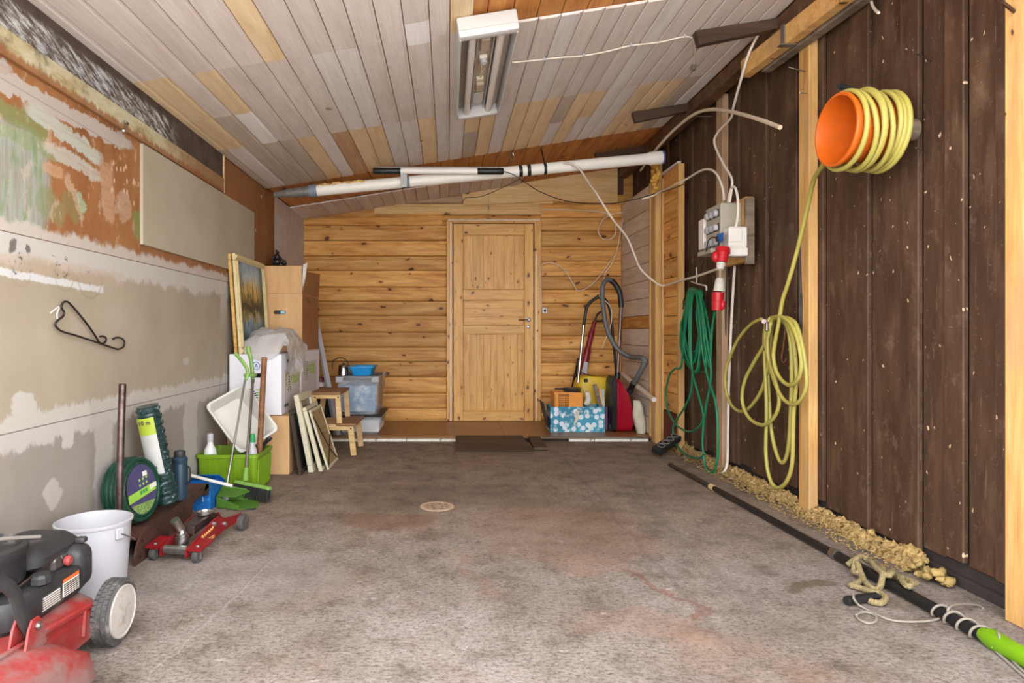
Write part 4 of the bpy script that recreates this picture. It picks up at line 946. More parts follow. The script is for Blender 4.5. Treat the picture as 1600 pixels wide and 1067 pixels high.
# ---- figurine
fg = thing('figurine', (-1.36, 5.12, 1.471), 'small dark figurine on a black base on the open cardboard box', 'figurine')
bronze = plain('dark_bronze', C(40, 34, 31), .4, .3, var=.3, scale=30)
MB().hexa([(-1.44, 5.07, 1.471), (-1.285, 5.07, 1.471), (-1.285, 5.17, 1.471), (-1.44, 5.17, 1.471), (-1.43, 5.075, 1.505), (-1.30, 5.075, 1.505), (-1.30, 5.165, 1.505), (-1.43, 5.165, 1.505)]).build('base', blk_clean, fg, 0)
b = MB(); b.ball((-1.385, 5.12, 1.535), .034, (1.1, .9, 1)); b.ball((-1.382, 5.12, 1.572), .026, (1, .9, 1.1)); b.ball((-1.377, 5.12, 1.607), .015); b.ball((-1.385, 5.12, 1.622), .010)
b.tube(spline([(-1.365, 5.11, 1.58), (-1.345, 5.105, 1.555), (-1.330, 5.11, 1.54)], 4), .010, 8); b.tube(spline([(-1.40, 5.11, 1.58), (-1.415, 5.10, 1.55), (-1.40, 5.10, 1.525)], 4), .010, 8); b.ball((-1.325, 5.12, 1.522), .02, (1.1, 1, .9)); b.ball((-1.322, 5.12, 1.54), .011)
b.build('figure', bronze, fg, 60)
# ---- crumpled plastic sheet over the front white box
def m_plastic():
    m, g, b = new_mat('clear_crumpled_plastic')
    b.inputs['Base Color'].default_value = C(204, 200, 196); b.inputs['Roughness'].default_value = .28; b.inputs['Alpha'].default_value = .76
    return m
from mathutils import noise as mnoise
def crumple(p, amp, sc=9): 
    q = Vector(p)*sc; return Vector((mnoise.noise(q), mnoise.noise(q+Vector((9, 0, 0))), mnoise.noise(q+Vector((0, 9, 0)))))*amp
b = MB(); V = []; nu, nv = 56, 44
for i in range(nv+1):
    for j in range(nu+1):
        u, v = j/nu, i/nv; y = 4.33+.62*v
        s = u*.78                                   # distance across: starts by the painting, over the top, hangs on the right side
        hump = .165*math.sin(math.pi*min(1, max(0, (v*.9+.04))))**.5*(1-.25*max(0, v-.6))
        if s < .40: x = -1.468+s*.86; z = .822+hump*math.sin(math.pi*min(1, .05+s/.40*.72))**.35
        else:
            t = (s-.40)/.38; x = -1.124+.018+.02*math.sin(9*v+2*t)*t; dr_ = .045+.16*(.35+.65*abs(math.sin(2.6*v+.5)))
            z = .822+hump*.62*(1-min(1, t*2.2)) - dr_*max(0, t-.25)*1.1
        p = Vector((x, y, z)); d = crumple(p, .034, 10)+crumple(p, .016, 24)+crumple(p, .006, 55); d.x *= (.45 if s >= .40 else .8)
        if v < .07 and .12 < u < .5: p = Vector((x, 4.291, .822-.055*math.sin(math.pi*(u-.12)/.38)*(.07-v)/.07)); d = Vector((0, -.004*abs(d.y)*50, d.z*.3)); V.append(p+d); continue
        p = p+d; p.z = max(p.z, .819) if s < .40 else p.z; p.x = max(p.x, -1.49)
        if s >= .40 and p.z < .83: p.x = max(p.x, -1.122)
        V.append(p)
b.add(V, [(i*(nu+1)+j, i*(nu+1)+j+1, (i+1)*(nu+1)+j+1, (i+1)*(nu+1)+j) for i in range(nv) for j in range(nu)])
pl_ = b.build('plastic_sheet', m_plastic(), None, 60, loc=(-1.3, 4.6, .82)); tag(pl_, 'crumpled clear plastic sheet draped over the front white box', 'plastic sheet')
# ---- painting leaning on the wall, with a second frame behind it
def m_paint(g):
    v = g.obj(); x, y, z = g.xyz(v); n = g.noise(v, 9, 6, .7); n2 = g.noise(v, 30, 5, .7); zz_ = z+(n-.5)*.26
    c = g.ramp(zz_*1.5+.5, [(.02, C(40, 48, 38)), (.16, C(60, 84, 92)), (.30, C(132, 160, 178)), (.38, C(168, 150, 84)), (.44, C(58, 50, 32)), (.52, C(48, 44, 30)), (.58, C(160, 130, 64)), (.66, C(214, 178, 96)), (.80, C(176, 190, 190)), (.95, C(120, 144, 168))])
    c = g.mix(g.ss(g.noise(g.comb(0.0, y*26.0, z*4.0), 1.5, 5, .75), .50, .58)*g.ss(g.math('ABSOLUTE', z), .26, .1)*.85, c, C(42, 48, 30))
    yy = g.math('ABSOLUTE', y); c = g.mix(g.ss(yy+n*.1, .20, .30)*.75, c, C(46, 54, 34))
    return g.mix(g.ss(n2, .60, .7)*.4, c, C(206, 200, 170))
cream = plain('cream_gold_frame', C(206, 188, 140), .5, var=.1, scale=40); fr_side = wood('raw_frame_wood', C(220, 182, 112), C(206, 164, 92), C(180, 136, 70), tint=.03)
def framed(name, xt, xbm, y0, y1, z0, z1, fw, th, label, face, cat, fm, sm=None, lean=None, group=None):
    """leaning frame: face normal about +x; xt/xbm face x at top and bottom"""
    bot = Vector((xbm, (y0+y1)/2, z0)); top = Vector((xt, (y0+y1)/2, z1)); up = (top-bot).normalized(); n = Vector((0, 1, 0)).cross(up).normalized()
    if n.x < 0: n = -n
    M = basis((bot+top)/2, n, (0, 1, 0), up); H = (top-bot).length/2; W = (y1-y0)/2
    t = thing(name, bot+Vector((0, 0, 0)), label, cat, group)
    o = MB(); 
    for (ya, yb, za, zb) in ((-W, W, H-fw, H), (-W, W, -H, -H+fw), (-W, -W+fw, -H+fw, H-fw), (W-fw, W, -H+fw, H-fw)):
        o = MB(M); o.box((-th/2, (ya+yb)/2, (za+zb)/2), (th, yb-ya, zb-za), .004)
        if fm is cream: o.box((.004, (ya+yb)/2, (za+zb)/2), (.010, (yb-ya)*(.99 if yb-ya > .1 else .55), (zb-za)*(.99 if zb-za > .1 else .55)), .003)
        o.build('frame_side', fm, t, 0)
    pm = MB(); pm.box((0, 0, 0), (.004, (W-fw*.95)*2, (H-fw*.95)*2)); pf_ = pm.build('picture' if face else 'back_panel', face or sm, t, 0)
    # own axes so the picture texture follows the panel
    pf_.matrix_world = M @ Matrix.Translation((-th*.45, 0, 0)); pf_.data.transform(Matrix.Translation(t.location)); bpy.context.view_layer.update()
    return t
framed('landscape_painting', -1.440, -1.392, 4.285, 4.95, .8155, 1.50, .045, .024, 'framed landscape painting of a lake leaning on the left wall', nmat('landscape_oil_paint', m_paint, .5), 'painting', cream)
framed('picture_frame', -1.474, -1.426, 4.29, 4.95, .8155, 1.50, .045, .022, 'second wooden frame hidden behind the landscape painting', None, 'picture frame', fr_side, kraftd)
# ---- leaning frames and shutters
g_ = 'frames leaning on the cardboard boxes'
ivory = plain('ivory_painted_wood', C(200, 192, 164), .55, var=.06, dirt=(C(176, 160, 124), 12, .6, .75)); drk = wood('dark_stained_frame', C(72, 60, 50), C(58, 48, 40), C(44, 36, 30), tint=.02)
glassy = plain('dusty_glass_panel', C(96, 90, 78), .25, var=.2); cane = wood('woven_cane_panel', C(178, 152, 106), C(160, 134, 90), C(134, 108, 70), tint=.02)
framed('picture_frame', -1.052, -.985, 4.26, 4.66, 0, .440, .03, .022, 'dark stained frame nearest the cardboard boxes', None, 'frame', drk, plain('black_panel', C(36, 32, 28), .5), group=g_)
framed('picture_frame', -1.030, -.925, 4.36, 4.76, 0, .535, .05, .036, 'tall ivory painted frame leaning behind the thin ivory frame', None, 'frame', ivory, glassy, group=g_)
framed('picture_frame', -.985, -.868, 4.39, 4.78, 0, .445, .025, .028, 'thin ivory frame between tall ivory frame and cane panel', None, 'frame', ivory, glassy, group=g_)
cf = framed('cabinet_door', -.965, -.832, 4.44, 4.82, 0, .420, .022, .016, 'small ivory framed cane panel with diagonal crack, foremost of the frames', None, 'frame', ivory, cane, group=g_)
bot = Vector((-.832, 4.63, 0)); top = Vector((-.965, 4.63, .42)); up_ = (top-bot).normalized()
for (ya, za, yb, zb) in ((-.17, .40, .03, .12), (-.17, .02, .17, .20), (.02, .12, .17, .02)):
    MB().beam(bot+up_*za+Vector((-.004, ya, 0)), bot+up_*zb+Vector((-.004, yb, 0)), .006, .012, (1, 0, .3)).build('slat', drk, cf, 0)
# ---- white angle strip leaning behind the boxes
ws = thing('angle_strip', (-.99, 5.66, .046), 'long white angle strip leaning beside the open cardboard box', 'strip')
a = Vector((-.975, 5.655, .05)); c = Vector((-1.19, 5.67, 1.14)); MB().beam(a, c, .05, .005, (1, -.6, .2)).build('face_strip', white_pl, ws, 0)
MB().beam(a+Vector((-.03, .02, .002)), c+Vector((-.012, .02, 0)), .005, .04, (1, -.6, .2)).build('side_strip', plain('grey_strip', C(170, 172, 168), .4), ws, 0)
# ---- step stool
ss_ = thing('step_stool', (-.9, 5.16, 0), 'light wooden two-step stool beside the leaning frames', 'step stool')
birch = wood('birch_wood', C(228, 194, 140), C(214, 178, 122), C(192, 152, 98), tint=.05); ststep = wood('stained_step', C(166, 122, 80), C(148, 104, 64), C(120, 82, 50), tint=.04)
sy0, sy1 = 4.955, 5.385
def sb(name, a, c, w, h, m=birch, up=(0, 1, 0)): MB().beam(a, c, w, h, up, .003).build(name, m, ss_, 0)
for y in (sy0+.015, sy1-.015):
    sb('front_leg', (-.765, y, .232), (-.738, y, 0), .045, .025); sb('upper_leg', (-.865, y, .478), (-.848, y, .215), .042, .025)
    sb('rear_leg', (-1.045, y, .478), (-1.115, y, 0), .042, .025); sb('side_rail', (-1.08, y, .215), (-.745, y, .215), .036, .022)
    sb('top_rail', (-1.05, y, .462), (-.848, y, .462), .034, .022)
MB().box((-.955, 5.17, .487), (.235, .455, .022), .004).build('top_step', ststep, ss_, 0); MB().box((-.79, 5.17, .243), (.15, .455, .022), .004).build('lower_step', ststep, ss_, 0)
MB().box((-.955, 5.17, .235), (.15, .40, .016), .003).build('cross_board', birch, ss_, 0)
for y in (sy0+.001,):
    for x, z in ((-.86, .455), (-.76, .212), (-1.04, .455)): MB().lathe([(.007, 0), (.006, .003)], 8, basis((x, y, z), (1, 0, 0), (0, 0, 1), (0, -1, 0))).build('screw_plug', drk, ss_)
# ---- storage boxes on the platform
def clear(name, col, al): 
    m, g, b = new_mat(name); b.inputs['Base Color'].default_value = col; b.inputs['Roughness'].default_value = .25; b.inputs['Alpha'].default_value = al; return m
clr = clear('clear_tub_plastic', C(214, 222, 228), .22)
def tub(name, x0, x1, y0, y1, z0, z1, label, tp=.03):
    t = thing(name, ((x0+x1)/2, (y0+y1)/2, z0), label, 'storage box', 'clear storage boxes on the doorstep')
    MB().tray([ringr(x0+tp, x1-tp, y0+tp, y1-tp, z0, .03), ringr(x0+.006, x1-.006, y0+.006, y1-.006, z1-.03, .03), ringr(x0-.006, x1+.006, y0-.006, y1+.006, z1-.028, .03), ringr(x0-.006, x1+.006, y0-.006, y1+.006, z1, .03)], [ringr(x0, x1, y0, y1, z1, .03), ringr(x0+tp+.004, x1-tp-.004, y0+tp+.004, y1-tp-.004, z0+.006, .03)]).build('tub_shell', clr, t, 40)
    return t
lo = tub('storage_box', -1.02, -.605, 5.74, 6.33, .0455, .195, 'low clear storage box with black lid on the doorstep')
MB().box((-.81, 6.03, .205), (.43, .61, .018), .006).build('lid', blk_clean, lo, 0); MB().box((-.80, 5.99, .11), (.35, .44, .11), .01).build('contents', plain('paper_white', C(226, 222, 214), .8), lo, 0)
hi = tub('storage_box', -1.02, -.62, 5.74, 6.35, .2155, .565, 'tall clear storage box with blue contents under the blue tray')
MB().box((-.82, 6.01, .36), (.33, .47, .25), .03, seg=2).build('blue_contents', nmat('blue_cloth_contents', lambda g: g.ramp(g.noise(g.obj(), 12, 5, .7), [(.3, C(60, 96, 140)), (.5, C(104, 146, 184)), (.64, C(206, 216, 222))]), .8), hi, 40)
MB().box((-.655, 6.05, .42), (.012, .52, .26), .003).build('wooden_contents', plain('tan_board', C(190, 150, 104), .8), hi, 0)
MB().box((-.82, 5.744, .545), (.30, .012, .022), .004).build('rim_strip', blk_clean, hi, 0)
for x in (-.985, -.66): MB().box((x, 5.738, .535), (.07, .02, .055), .008).build('clip', white_pl, hi, 0)
by = thing('blue_tray', (-.79, 6.0, .566), 'bright blue plastic tray on top of the tall storage box', 'tray'); bluep = plain('sky_blue_plastic', C(40, 150, 214), .35, var=.05)
MB().tray([ringr(-.885, -.715, 5.83, 6.13, .566, .04), ringr(-.91, -.69, 5.80, 6.16, .640, .04), ringr(-.925, -.675, 5.79, 6.17, .642, .04), ringr(-.925, -.675, 5.79, 6.17, .650, .04)], [ringr(-.905, -.695, 5.81, 6.15, .648, .04), ringr(-.88, -.72, 5.84, 6.12, .572, .04)]).build('tray_shell', bluep, by, 40)
# lid across the tall box so that tray and kettle stand on something
MB().box((-.82, 6.03, .5635), (.36, .54, .004)).build('cover_sheet', plain('grey_cover', C(110, 112, 116), .6), hi, 0)
kt = thing('kettle', (-.955, 5.84, .566), 'small steel kettle with black wire handle beside the blue tray', 'kettle')
Mk = Matrix.Translation((-.965, 5.85, .566)); MB().lathe([(.045, 0), (.048, .004), (.044, .09), (.038, .10), (.01, .104)], 24, Mk).build('kettle_body', plain('polished_steel', C(190, 180, 176), .15, 1.0), kt)
MB().tube(spline([Vector((-.965, 5.85, .566))+Vector((-.105+.075*math.cos(t)+.075, 0, .09+.075*math.sin(t))) for t in [i*math.pi/10-.2 for i in range(13)]], 3), .0045, 8).build('wire_handle', blk_clean, kt)
MB().cyl((-.965, 5.85, .668), (-.965, 5.85, .684), .012, .009, 12).build('lid_knob', blk_clean, kt)
bg = MB().box((-1.20, 5.83, .245), (.28, .18, .398), .04, seg=3).build('black_bag', plain('black_fabric', C(26, 25, 26), .9), None, 50, loc=(-1.2, 5.83, .046)); tag(bg, 'black fabric bag behind the step stool', 'bag')
cn = thing('red_tin', (-1.165, 5.79, .445), 'dark red tin on the black bag beside the white strip', 'tin'); MB().lathe([(.035, .446), (.036, .449), (.036, .545), (.034, .55), (.03, .55), (.03, .545), (.001, .545)], 20, Matrix.Translation((-1.165, 5.80, 0))).build('tin_body', plain('dark_red_tin', C(128, 24, 34), .4), cn); MB().lathe([(.0365, .47), (.0365, .51)], 20, Matrix.Translation((-1.165, 5.80, 0)), (False, False)).build('tin_label', off_w, cn)
# ---- trolley jack
jk = thing('trolley_jack', (-1.12, 2.86, 0), 'red trolley jack with steel saddle on the floor by the ramp', 'trolley jack')
ja = Vector((-1.148, 2.66, 0)); jb = Vector((-1.075, 3.10, 0)); jd = (jb-ja).normalized(); Mj = frame(ja, jd); LJ = (jb-ja).length
# local x along the jack (0 = caster end, LJ = big wheel end), y left(+)/right(-), z up
XZ = Mj @ Matrix(((1, 0, 0, 0), (0, 0, -1, 0), (0, 1, 0, 0), (0, 0, 0, 1)))
prof = [(-.01, .022), (-.01, .055), (.03, .066), (.10, .085), (.20, .118), (.25, .122), (.30, .10), (.38, .085), (LJ+.01, .080), (LJ+.02, .06), (LJ, .045), (.30, .045), (.18, .030), (.05, .020)]
for y in (.058, -.058): MB().prism(prof, -y-.004, -y+.004, XZ).build('side_plate', red_paint, jk, 0)
for y in (.098, -.098):
    MB().prism([(-.015, .052), (.05, .062), (.085, .070), (.085, .076), (.05, .070), (-.015, .062)], -y-.030, -y+.032, XZ).build('caster_arm', red_paint, jk, 0)
    MB().lathe([(.009, 0), (.009, .006), (.005, .009)], 6, Mj @ Matrix.Translation((.015, y, .061))).build('bolt', steel, jk, 0)
    w = MB().lathe([(.010, -.012), (.025, -.012), (.027, -.008), (.027, .008), (.025, .012), (.010, .012)], 24, Mj @ Matrix.Translation((.008, y, .027)) @ Matrix.Rotation(math.pi/2, 4, 'X')).build('caster_wheel', rubber, jk)
    fk = MB(Mj)
    for s in (.016, -.016): fk.box((.008, y+s, .036), (.014, .003, .044), .001)
    fk.build('caster_fork', steel, w, 0)
for y in (.075, -.075): 
    w = MB().lathe([(.012, -.016), (.036, -.016), (.038, -.012), (.038, .012), (.036, .016), (.012, .016)], 28, Mj @ Matrix.Translation((LJ, y, .038)) @ Matrix.Rotation(math.pi/2, 4, 'X')).build('rear_wheel', rubber, jk)
    MB().lathe([(.016, -.0175), (.016, .0175)], 16, Mj @ Matrix.Translation((LJ, y, .038)) @ Matrix.Rotation(math.pi/2, 4, 'X')).build('wheel_cap', steel, w)
MB().cyl(Mj @ Vector((.012, .052, .046)), Mj @ Vector((.012, -.052, .046)), .018, seg=20).build('cross_cylinder', steel, jk)
MB().lathe([(.026, .055), (.028, .06), (.028, .088), (.024, .090), (.024, .100), (.016, .104), (.010, .118)], 20, Mj @ Matrix.Translation((.055, 0, 0))).build('pump_base', steel, jk)
sk0 = Mj @ Vector((.06, .005, .112)); sk1 = Mj @ Vector((.030, .020, .165))
sock = MB(); dirv = (sk1-sk0).normalized(); sock.tube([sk0, sk1, sk1, sk0+dirv*.012], [.017, .019, .013, .012], 16); sock.build('handle_socket', steel, jk)
MB().hexa([Mj @ Vector(p) for p in ((.09, .036, .088), (.09, -.036, .088), (.30, -.036, .108), (.30, .036, .108), (.10, .032, .120), (.10, -.032, .120), (.26, -.032, .135), (.26, .032, .135))]).build('lift_arm', dksteel, jk, 0)
MB().lathe([(.034, 0), (.036, .004), (.036, .012), (.030, .013), (.028, .006), (.001, .006)], 20, Mj @ Matrix.Translation((.235, 0, .134))).build('saddle', steel, jk)
for x, z in ((.205, .100), (.30, .072), (.012, .046)): MB().lathe([(.012, 0), (.012, .007), (.007, .010)], 6, Mj @ Matrix.Translation((x, -.062, z)) @ Matrix.Rotation(math.pi/2, 4, 'X')).build('bolt', steel, jk, 0)
gold = plain('decal_gold', C(214, 176, 96), .5)
MB().tube(spline([Mj @ Vector((.10+.0085*k, -.0628, .066+.0016*k+(.009 if k % 2 else -.004)*(1.4 if k in (1, 2) else 1))) for k in range(13)], 4), .0016, 5).build('script_print', gold, jk)
for k in range(2): MB().box((.165, -.0628, .050-k*.008), (.09, .001, .003), 0, Mj @ Matrix.Translation((0, 0, 0))).build('stripe', gold, jk, 0)
# ---- iron shelf bracket hung on the wall, hook on the rail
iron = plain('black_iron', C(44, 38, 36), .5, .4, var=.2)
ib = thing('iron_bracket', PX(97, 500, XL+.02), 'black wrought iron bracket hanging on the beige left wall', 'bracket')
def wp(pts, x, off=.0): return [PX(a/5.335, 360+c/5.335, x) for a, c in pts]
MB().tube(spline(wp([(490, 740), (525, 715), (533, 680), (515, 650), (512, 625), (530, 598), (555, 593), (580, 608), (640, 675), (740, 800), (800, 890), (830, 935), (862, 940), (884, 920), (880, 893), (855, 882), (835, 884)], XL+.018), 5), .0042, 6).build('upper_bar', iron, ib)
MB().tube(spline(wp([(490, 740), (462, 785), (510, 838), (640, 878), (800, 930), (920, 972), (985, 990), (1030, 968), (1038, 930), (1015, 900), (975, 893), (942, 904)], XL+.018), 5), .0042, 6).build('lower_bar', iron, ib)
MB().tube(spline(wp([(420, 690), (495, 635), (475, 690), (480, 745)], XL+.006), 5), .003, 6).build('string', off_w, ib)
hk = MB().box(PX(197, 192, XL+.024)+Vector((0, 0, 0)), (.014, .03, .012), .002); hk.tube(spline([PX(197, 194, XL+.024), PX(197, 201, XL+.03), PX(195, 206, XL+.05), PX(193, 204, XL+.06)], 4), .005, 6)
tag(hk.build('rail_hook', steel), 'small metal hook on the painted wall rail', 'hook')
# ================================================================ THINGS AT THE BACK WALL, RIGHT
grey_pl = plain('grey_plastic', C(150, 148, 140), .45, var=.06); dgrey = plain('dark_grey_plastic', C(74, 76, 78), .45, var=.1); offw = plain('off_white_plastic', C(222, 216, 206), .45, var=.04)
chrome = plain('chromed_tube', C(186, 178, 170), .2, 1.0, var=.1); cableW = plain('white_cable_sheath', C(220, 208, 192), .55, var=.05); cableB = plain('black_cable_sheath', C(34, 30, 28), .5)
# ---- patterned gift box
def m_bokeh(g):
    v = g.obj(); x, y, z = g.xyz(v); p = g.comb(x, z, 0.0)
    d = g.vor(p, 17, dim='2D'); cc = g.xyz(g.vor(p, 17, 'Color', dim='2D')); big = g.noise(v, 5, 3)
    c = g.ramp(g.noise(v, 4, 3), [(.3, C(30, 108, 136)), (.7, C(70, 160, 184))])
    c = g.mix(g.ss(d, .40, .36)*g.ss(big+cc[0]*.35, .56, .64)*.88, c, C(222, 228, 232))
    d2 = g.vor(p, 31, dim='2D'); c2 = g.xyz(g.vor(p, 31, 'Color', dim='2D'))[1]
    return g.mix(g.ss(d2, .42, .38)*g.ss(c2, .55, .6)*.4, c, C(190, 214, 222))
bok = nmat('bokeh_printed_card', m_bokeh, .5)
gb = thing('patterned_box', (1.195, 5.98, .0455), 'blue and white dotted cardboard box full of household bits', 'box')
x0, x1, y0, y1, z0, z1 = .945, 1.445, 5.845, 6.10, .0456, .276
for nm, p in (('front_panel', ((x0, y0, z0), (x1, y0+.004, z1))), ('rear_panel', ((x0, y1-.004, z0), (x1, y1, z1))), ('side_panel', ((x0, y0+.004, z0), (x0+.004, y1-.004, z1))), ('side_panel', ((x1-.004, y0+.004, z0), (x1, y1-.004, z1))), ('bottom', ((x0, y0, z0), (x1, y1, z0+.004)))):
    a, b = Vector(p[0]), Vector(p[1]); MB().box((a+b)/2, b-a).build(nm, bok, gb, 0)
MB().hexa([(x0-.004, y0, z0+.03), (x0, y0, z0+.02), (x0, y1, z0+.02), (x0-.004, y1, z0+.03), (x0-.065, y0+.01, z1+.04), (x0-.060, y0+.01, z1+.04), (x0-.060, y1, z1+.04), (x0-.065, y1, z1+.04)]).build('open_flap', plain('dark_flap', C(52, 60, 66), .6), gb, 0)
tp = [(436, .596), (495, .596), (478, .70), (455, .745), (405, .80), (430, .70)]
MB().prism([(P(850+a*.1125, 0, y0).x, P(0, 570+c*112.5*1067/1067*1.0, y0).z if False else CZ+(CY-(570+c*1067*.1125))*y0/F) for a, c in tp], -y0+.0005, -y0+.0025, Matrix.Rotation(math.pi/2, 4, 'X')).build('torn_tape', plain('tape_beige', C(206, 190, 166), .6), gb, 0)
fillb = MB().box((1.195, 5.975, .15), (.47, .22, .18), .01).build('filling', plain('cloth_filling', C(96, 100, 104), .9, var=.3), gb, 0)
# ---- orange basket
ob = thing('orange_basket', (1.115, 5.93, .242), 'orange perforated plastic basket standing in the patterned box', 'basket'); orp = plain('orange_plastic', C(222, 142, 44), .45, var=.06)
bx0, bx1, by0, by1, bz0, bz1 = .985, 1.245, 5.862, 6.08, .242, .402
def vbar(x): MB().box((x, by0+.002, (bz0+bz1)/2), (.0055, .004, bz1-bz0)).build('front_slat', orp, ob, 0)
for x in [.990]+[1.024+i*.0137 for i in range(8)]: vbar(x)
MB().box((1.006, by0+.002, (bz0+bz1)/2), (.036, .004, bz1-bz0)).build('front_plate', orp, ob, 0); MB().box((1.183, by0+.002, (bz0+bz1)/2), (.118, .004, bz1-bz0)).build('front_plate', orp, ob, 0)
for z in (bz0+.02, .305, .325, .345, .365): MB().box((1.07, by0+.0025, z), (.12, .004, .006)).build('cross_slat', orp, ob, 0)
MB().box((bx1, 5.97, (bz0+bz1)/2), (.004, by1-by0, bz1-bz0)).build('side_wall', orp, ob, 0); MB().box((bx0, 5.97, (bz0+bz1)/2), (.004, by1-by0, bz1-bz0)).build('side_wall', orp, ob, 0); MB().box((1.115, by1, (bz0+bz1)/2), (.26, .004, bz1-bz0)).build('rear_wall', orp, ob, 0)
MB().box((1.115, 5.97, bz0+.002), (.25, .21, .004)).build('basket_floor', orp, ob, 0)
MB().tray([ringr(bx0-.008, bx1+.008, by0-.008, by1+.008, bz1-.004, .012), ringr(bx0-.008, bx1+.008, by0-.008, by1+.008, bz1+.006, .012)], [ringr(bx0+.004, bx1-.004, by0+.004, by1-.004, bz1+.006, .01), ringr(bx0+.004, bx1-.004, by0+.004, by1-.004, bz1-.003, .01)]).build('rim', orp, ob, 40) if False else None
for a, c in (((bx0-.006, by0, bz1), (bx1+.006, by0, bz1)), ((bx1, by0, bz1), (bx1, by1, bz1)), ((bx0, by0, bz1), (bx0, by1, bz1))): MB().beam(a, c, .010, .012).build('rim_bar', orp, ob, 0)
MB().box((1.115, 5.97, .315), (.22, .17, .14), .01).build('contents', plain('basket_hole_shade', C(58, 40, 26), .8), ob, 0)  # dark block added inside so the basket holes look shaded
pn = thing('frying_pan', (1.14, 5.98, .41), 'small dark pan lying on the orange basket', 'pan')
MB().lathe([(.075, 0), (.078, .003), (.088, .032), (.092, .033), (.086, .034), (.074, .006), (.001, .006)], 28, Matrix.Translation((1.17, 5.97, .4095)), (True, False)).build('pan_body', plain('pan_steel', C(120, 116, 110), .3, .8), pn)
MB().tube([(1.09, 5.95, .435), (1.00, 5.93, .437)], .008, 8).build('pan_handle', blk_clean, pn)
# ---- wooden slats and papers standing in the patterned box
greyw = wood('grey_slat_wood', C(150, 130, 108), C(128, 108, 88), C(98, 80, 64), tint=.1)
for i, (pxa, pya, pxb, pyb, w, m, lb) in enumerate(((929, 600, 938, 634, .035, MT['old_grey'], 'dark weathered wooden slat standing in the patterned box'), (937, 605, 941, 634, .022, MT['stud'], 'pale wooden slat standing in the patterned box'), (942, 608, 943, 634, .022, plain('pale_blue_slat', C(170, 184, 190), .6), 'pale blue slat standing at the right in the patterned box'))):
    c = P(pxa, pya, 6.0); a = P(pxb, pyb, 5.97); d = (c-a).normalized(); a = a-d*((a.z-.245)/d.z)
    tag(MB().beam(a, c, w, .012, (0, 1, 0), .002).build('wood_slat', m, None, 0, loc=a), lb, 'slat', 'slats in the patterned box')
cl = MB(); V = []
for i in range(9):
    for j in range(7):
        u, v = i/8, j/6; p = P(912+9*u+3*math.sin(v*3), 608+u*6+v*22, 5.94+.02*math.sin(3*u+4*v)); V.append(p+crumple(p, .012, 20))
cl.add(V, [(i*7+j, i*7+j+1, (i+1)*7+j+1, (i+1)*7+j) for i in range(8) for j in range(6)])
o = cl.build('white_cloth', plain('white_rag', C(206, 198, 184), .9), None, 60, loc=P(913, 630, 5.94)); sd = o.modifiers.new('thick', 'SOLIDIFY'); sd.thickness = .006; tag(o, 'crumpled whitish cloth hanging out of the patterned box', 'cloth')
pb = MB().box((1.475, 6.03, .155), (.05, .16, .22), .003); tag(pb.build('purple_box', plain('purple_card', C(104, 66, 92), .6), None, 0, loc=(1.475, 6.03, .046)), 'narrow purple box between patterned box and red vacuum cleaner', 'box')
# ---- yellow vacuum cleaner
yv_ = thing('yellow_vacuum_cleaner', (1.38, 6.27, .0455), 'yellow and black canister vacuum cleaner behind the patterned box', 'vacuum cleaner'); yel = plain('mustard_plastic', C(208, 172, 34), .38, var=.06)
loft([[(x, y+6.23, z) for x, y in rrect(w, .24, .07, 5, cx, 0)] for w, cx, z in ((.36, 1.44, .12), (.39, 1.44, .16), (.41, 1.445, .36), (.41, 1.445, .42), (.38, 1.44, .475), (.31, 1.42, .515), (.22, 1.40, .535), (.10, 1.38, .545))]).build('upper_body', yel, yv_, 50)
loft([[(x, y+6.23, z) for x, y in rrect(w, .25, .07, 5, 1.44, 0)] for w, z in ((.34, .0456), (.38, .06), (.38, .12), (.36, .122))]).build('lower_body', blk_clean, yv_, 50)
MB().box((1.33, 6.115, .50), (.04, .03, .035), .006).build('switch', blk_clean, yv_, 0)
for i in range(4):
    for j in range(4): MB().ball((1.42+i*.024+.012*(j % 2), 6.116+.012*(j == 0), .498-j*.02), .0085, (1, .5, .7), 8).build('vent_hole', blk_clean, yv_)
MB().tube([Vector((1.60+.055*math.cos(t), 6.25, .42+.075*math.sin(t))) for t in [i*2*math.pi/24 for i in range(24)]], .02, 10, closed=True).build('rear_wheel', blk_clean, yv_)
MB().tube(spline([P(912, 508, 6.12), P(914, 495, 6.12), P(917, 480, 6.12), P(924, 471, 6.12), P(934, 464, 6.12), P(938, 463, 6.12)], 5), [.015]*20+[.02]*6, 12).build('hand_grip', blk_clean, yv_)
MB().cyl(P(912, 508, 6.12), P(903, 598, 6.13), .016, seg=14).build('chrome_tube', chrome, yv_)
def corr(path, r, seg=12, k=.09):
    b = MB(); R = [r*(1+k*(1 if i % 2 else -1)) for i in range(len(path))]; return b.tube(path, R, seg)
corr(spline([P(936, 465, 6.13), P(945, 467, 6.14), P(952, 482, 6.15), P(956, 505, 6.16), P(958, 530, 6.17), P(961, 560, 6.18), P(962, 585, 6.2), (1.60, 6.2, .46)], 14), .013).build('hose', dgrey if False else blk_clean, yv_)
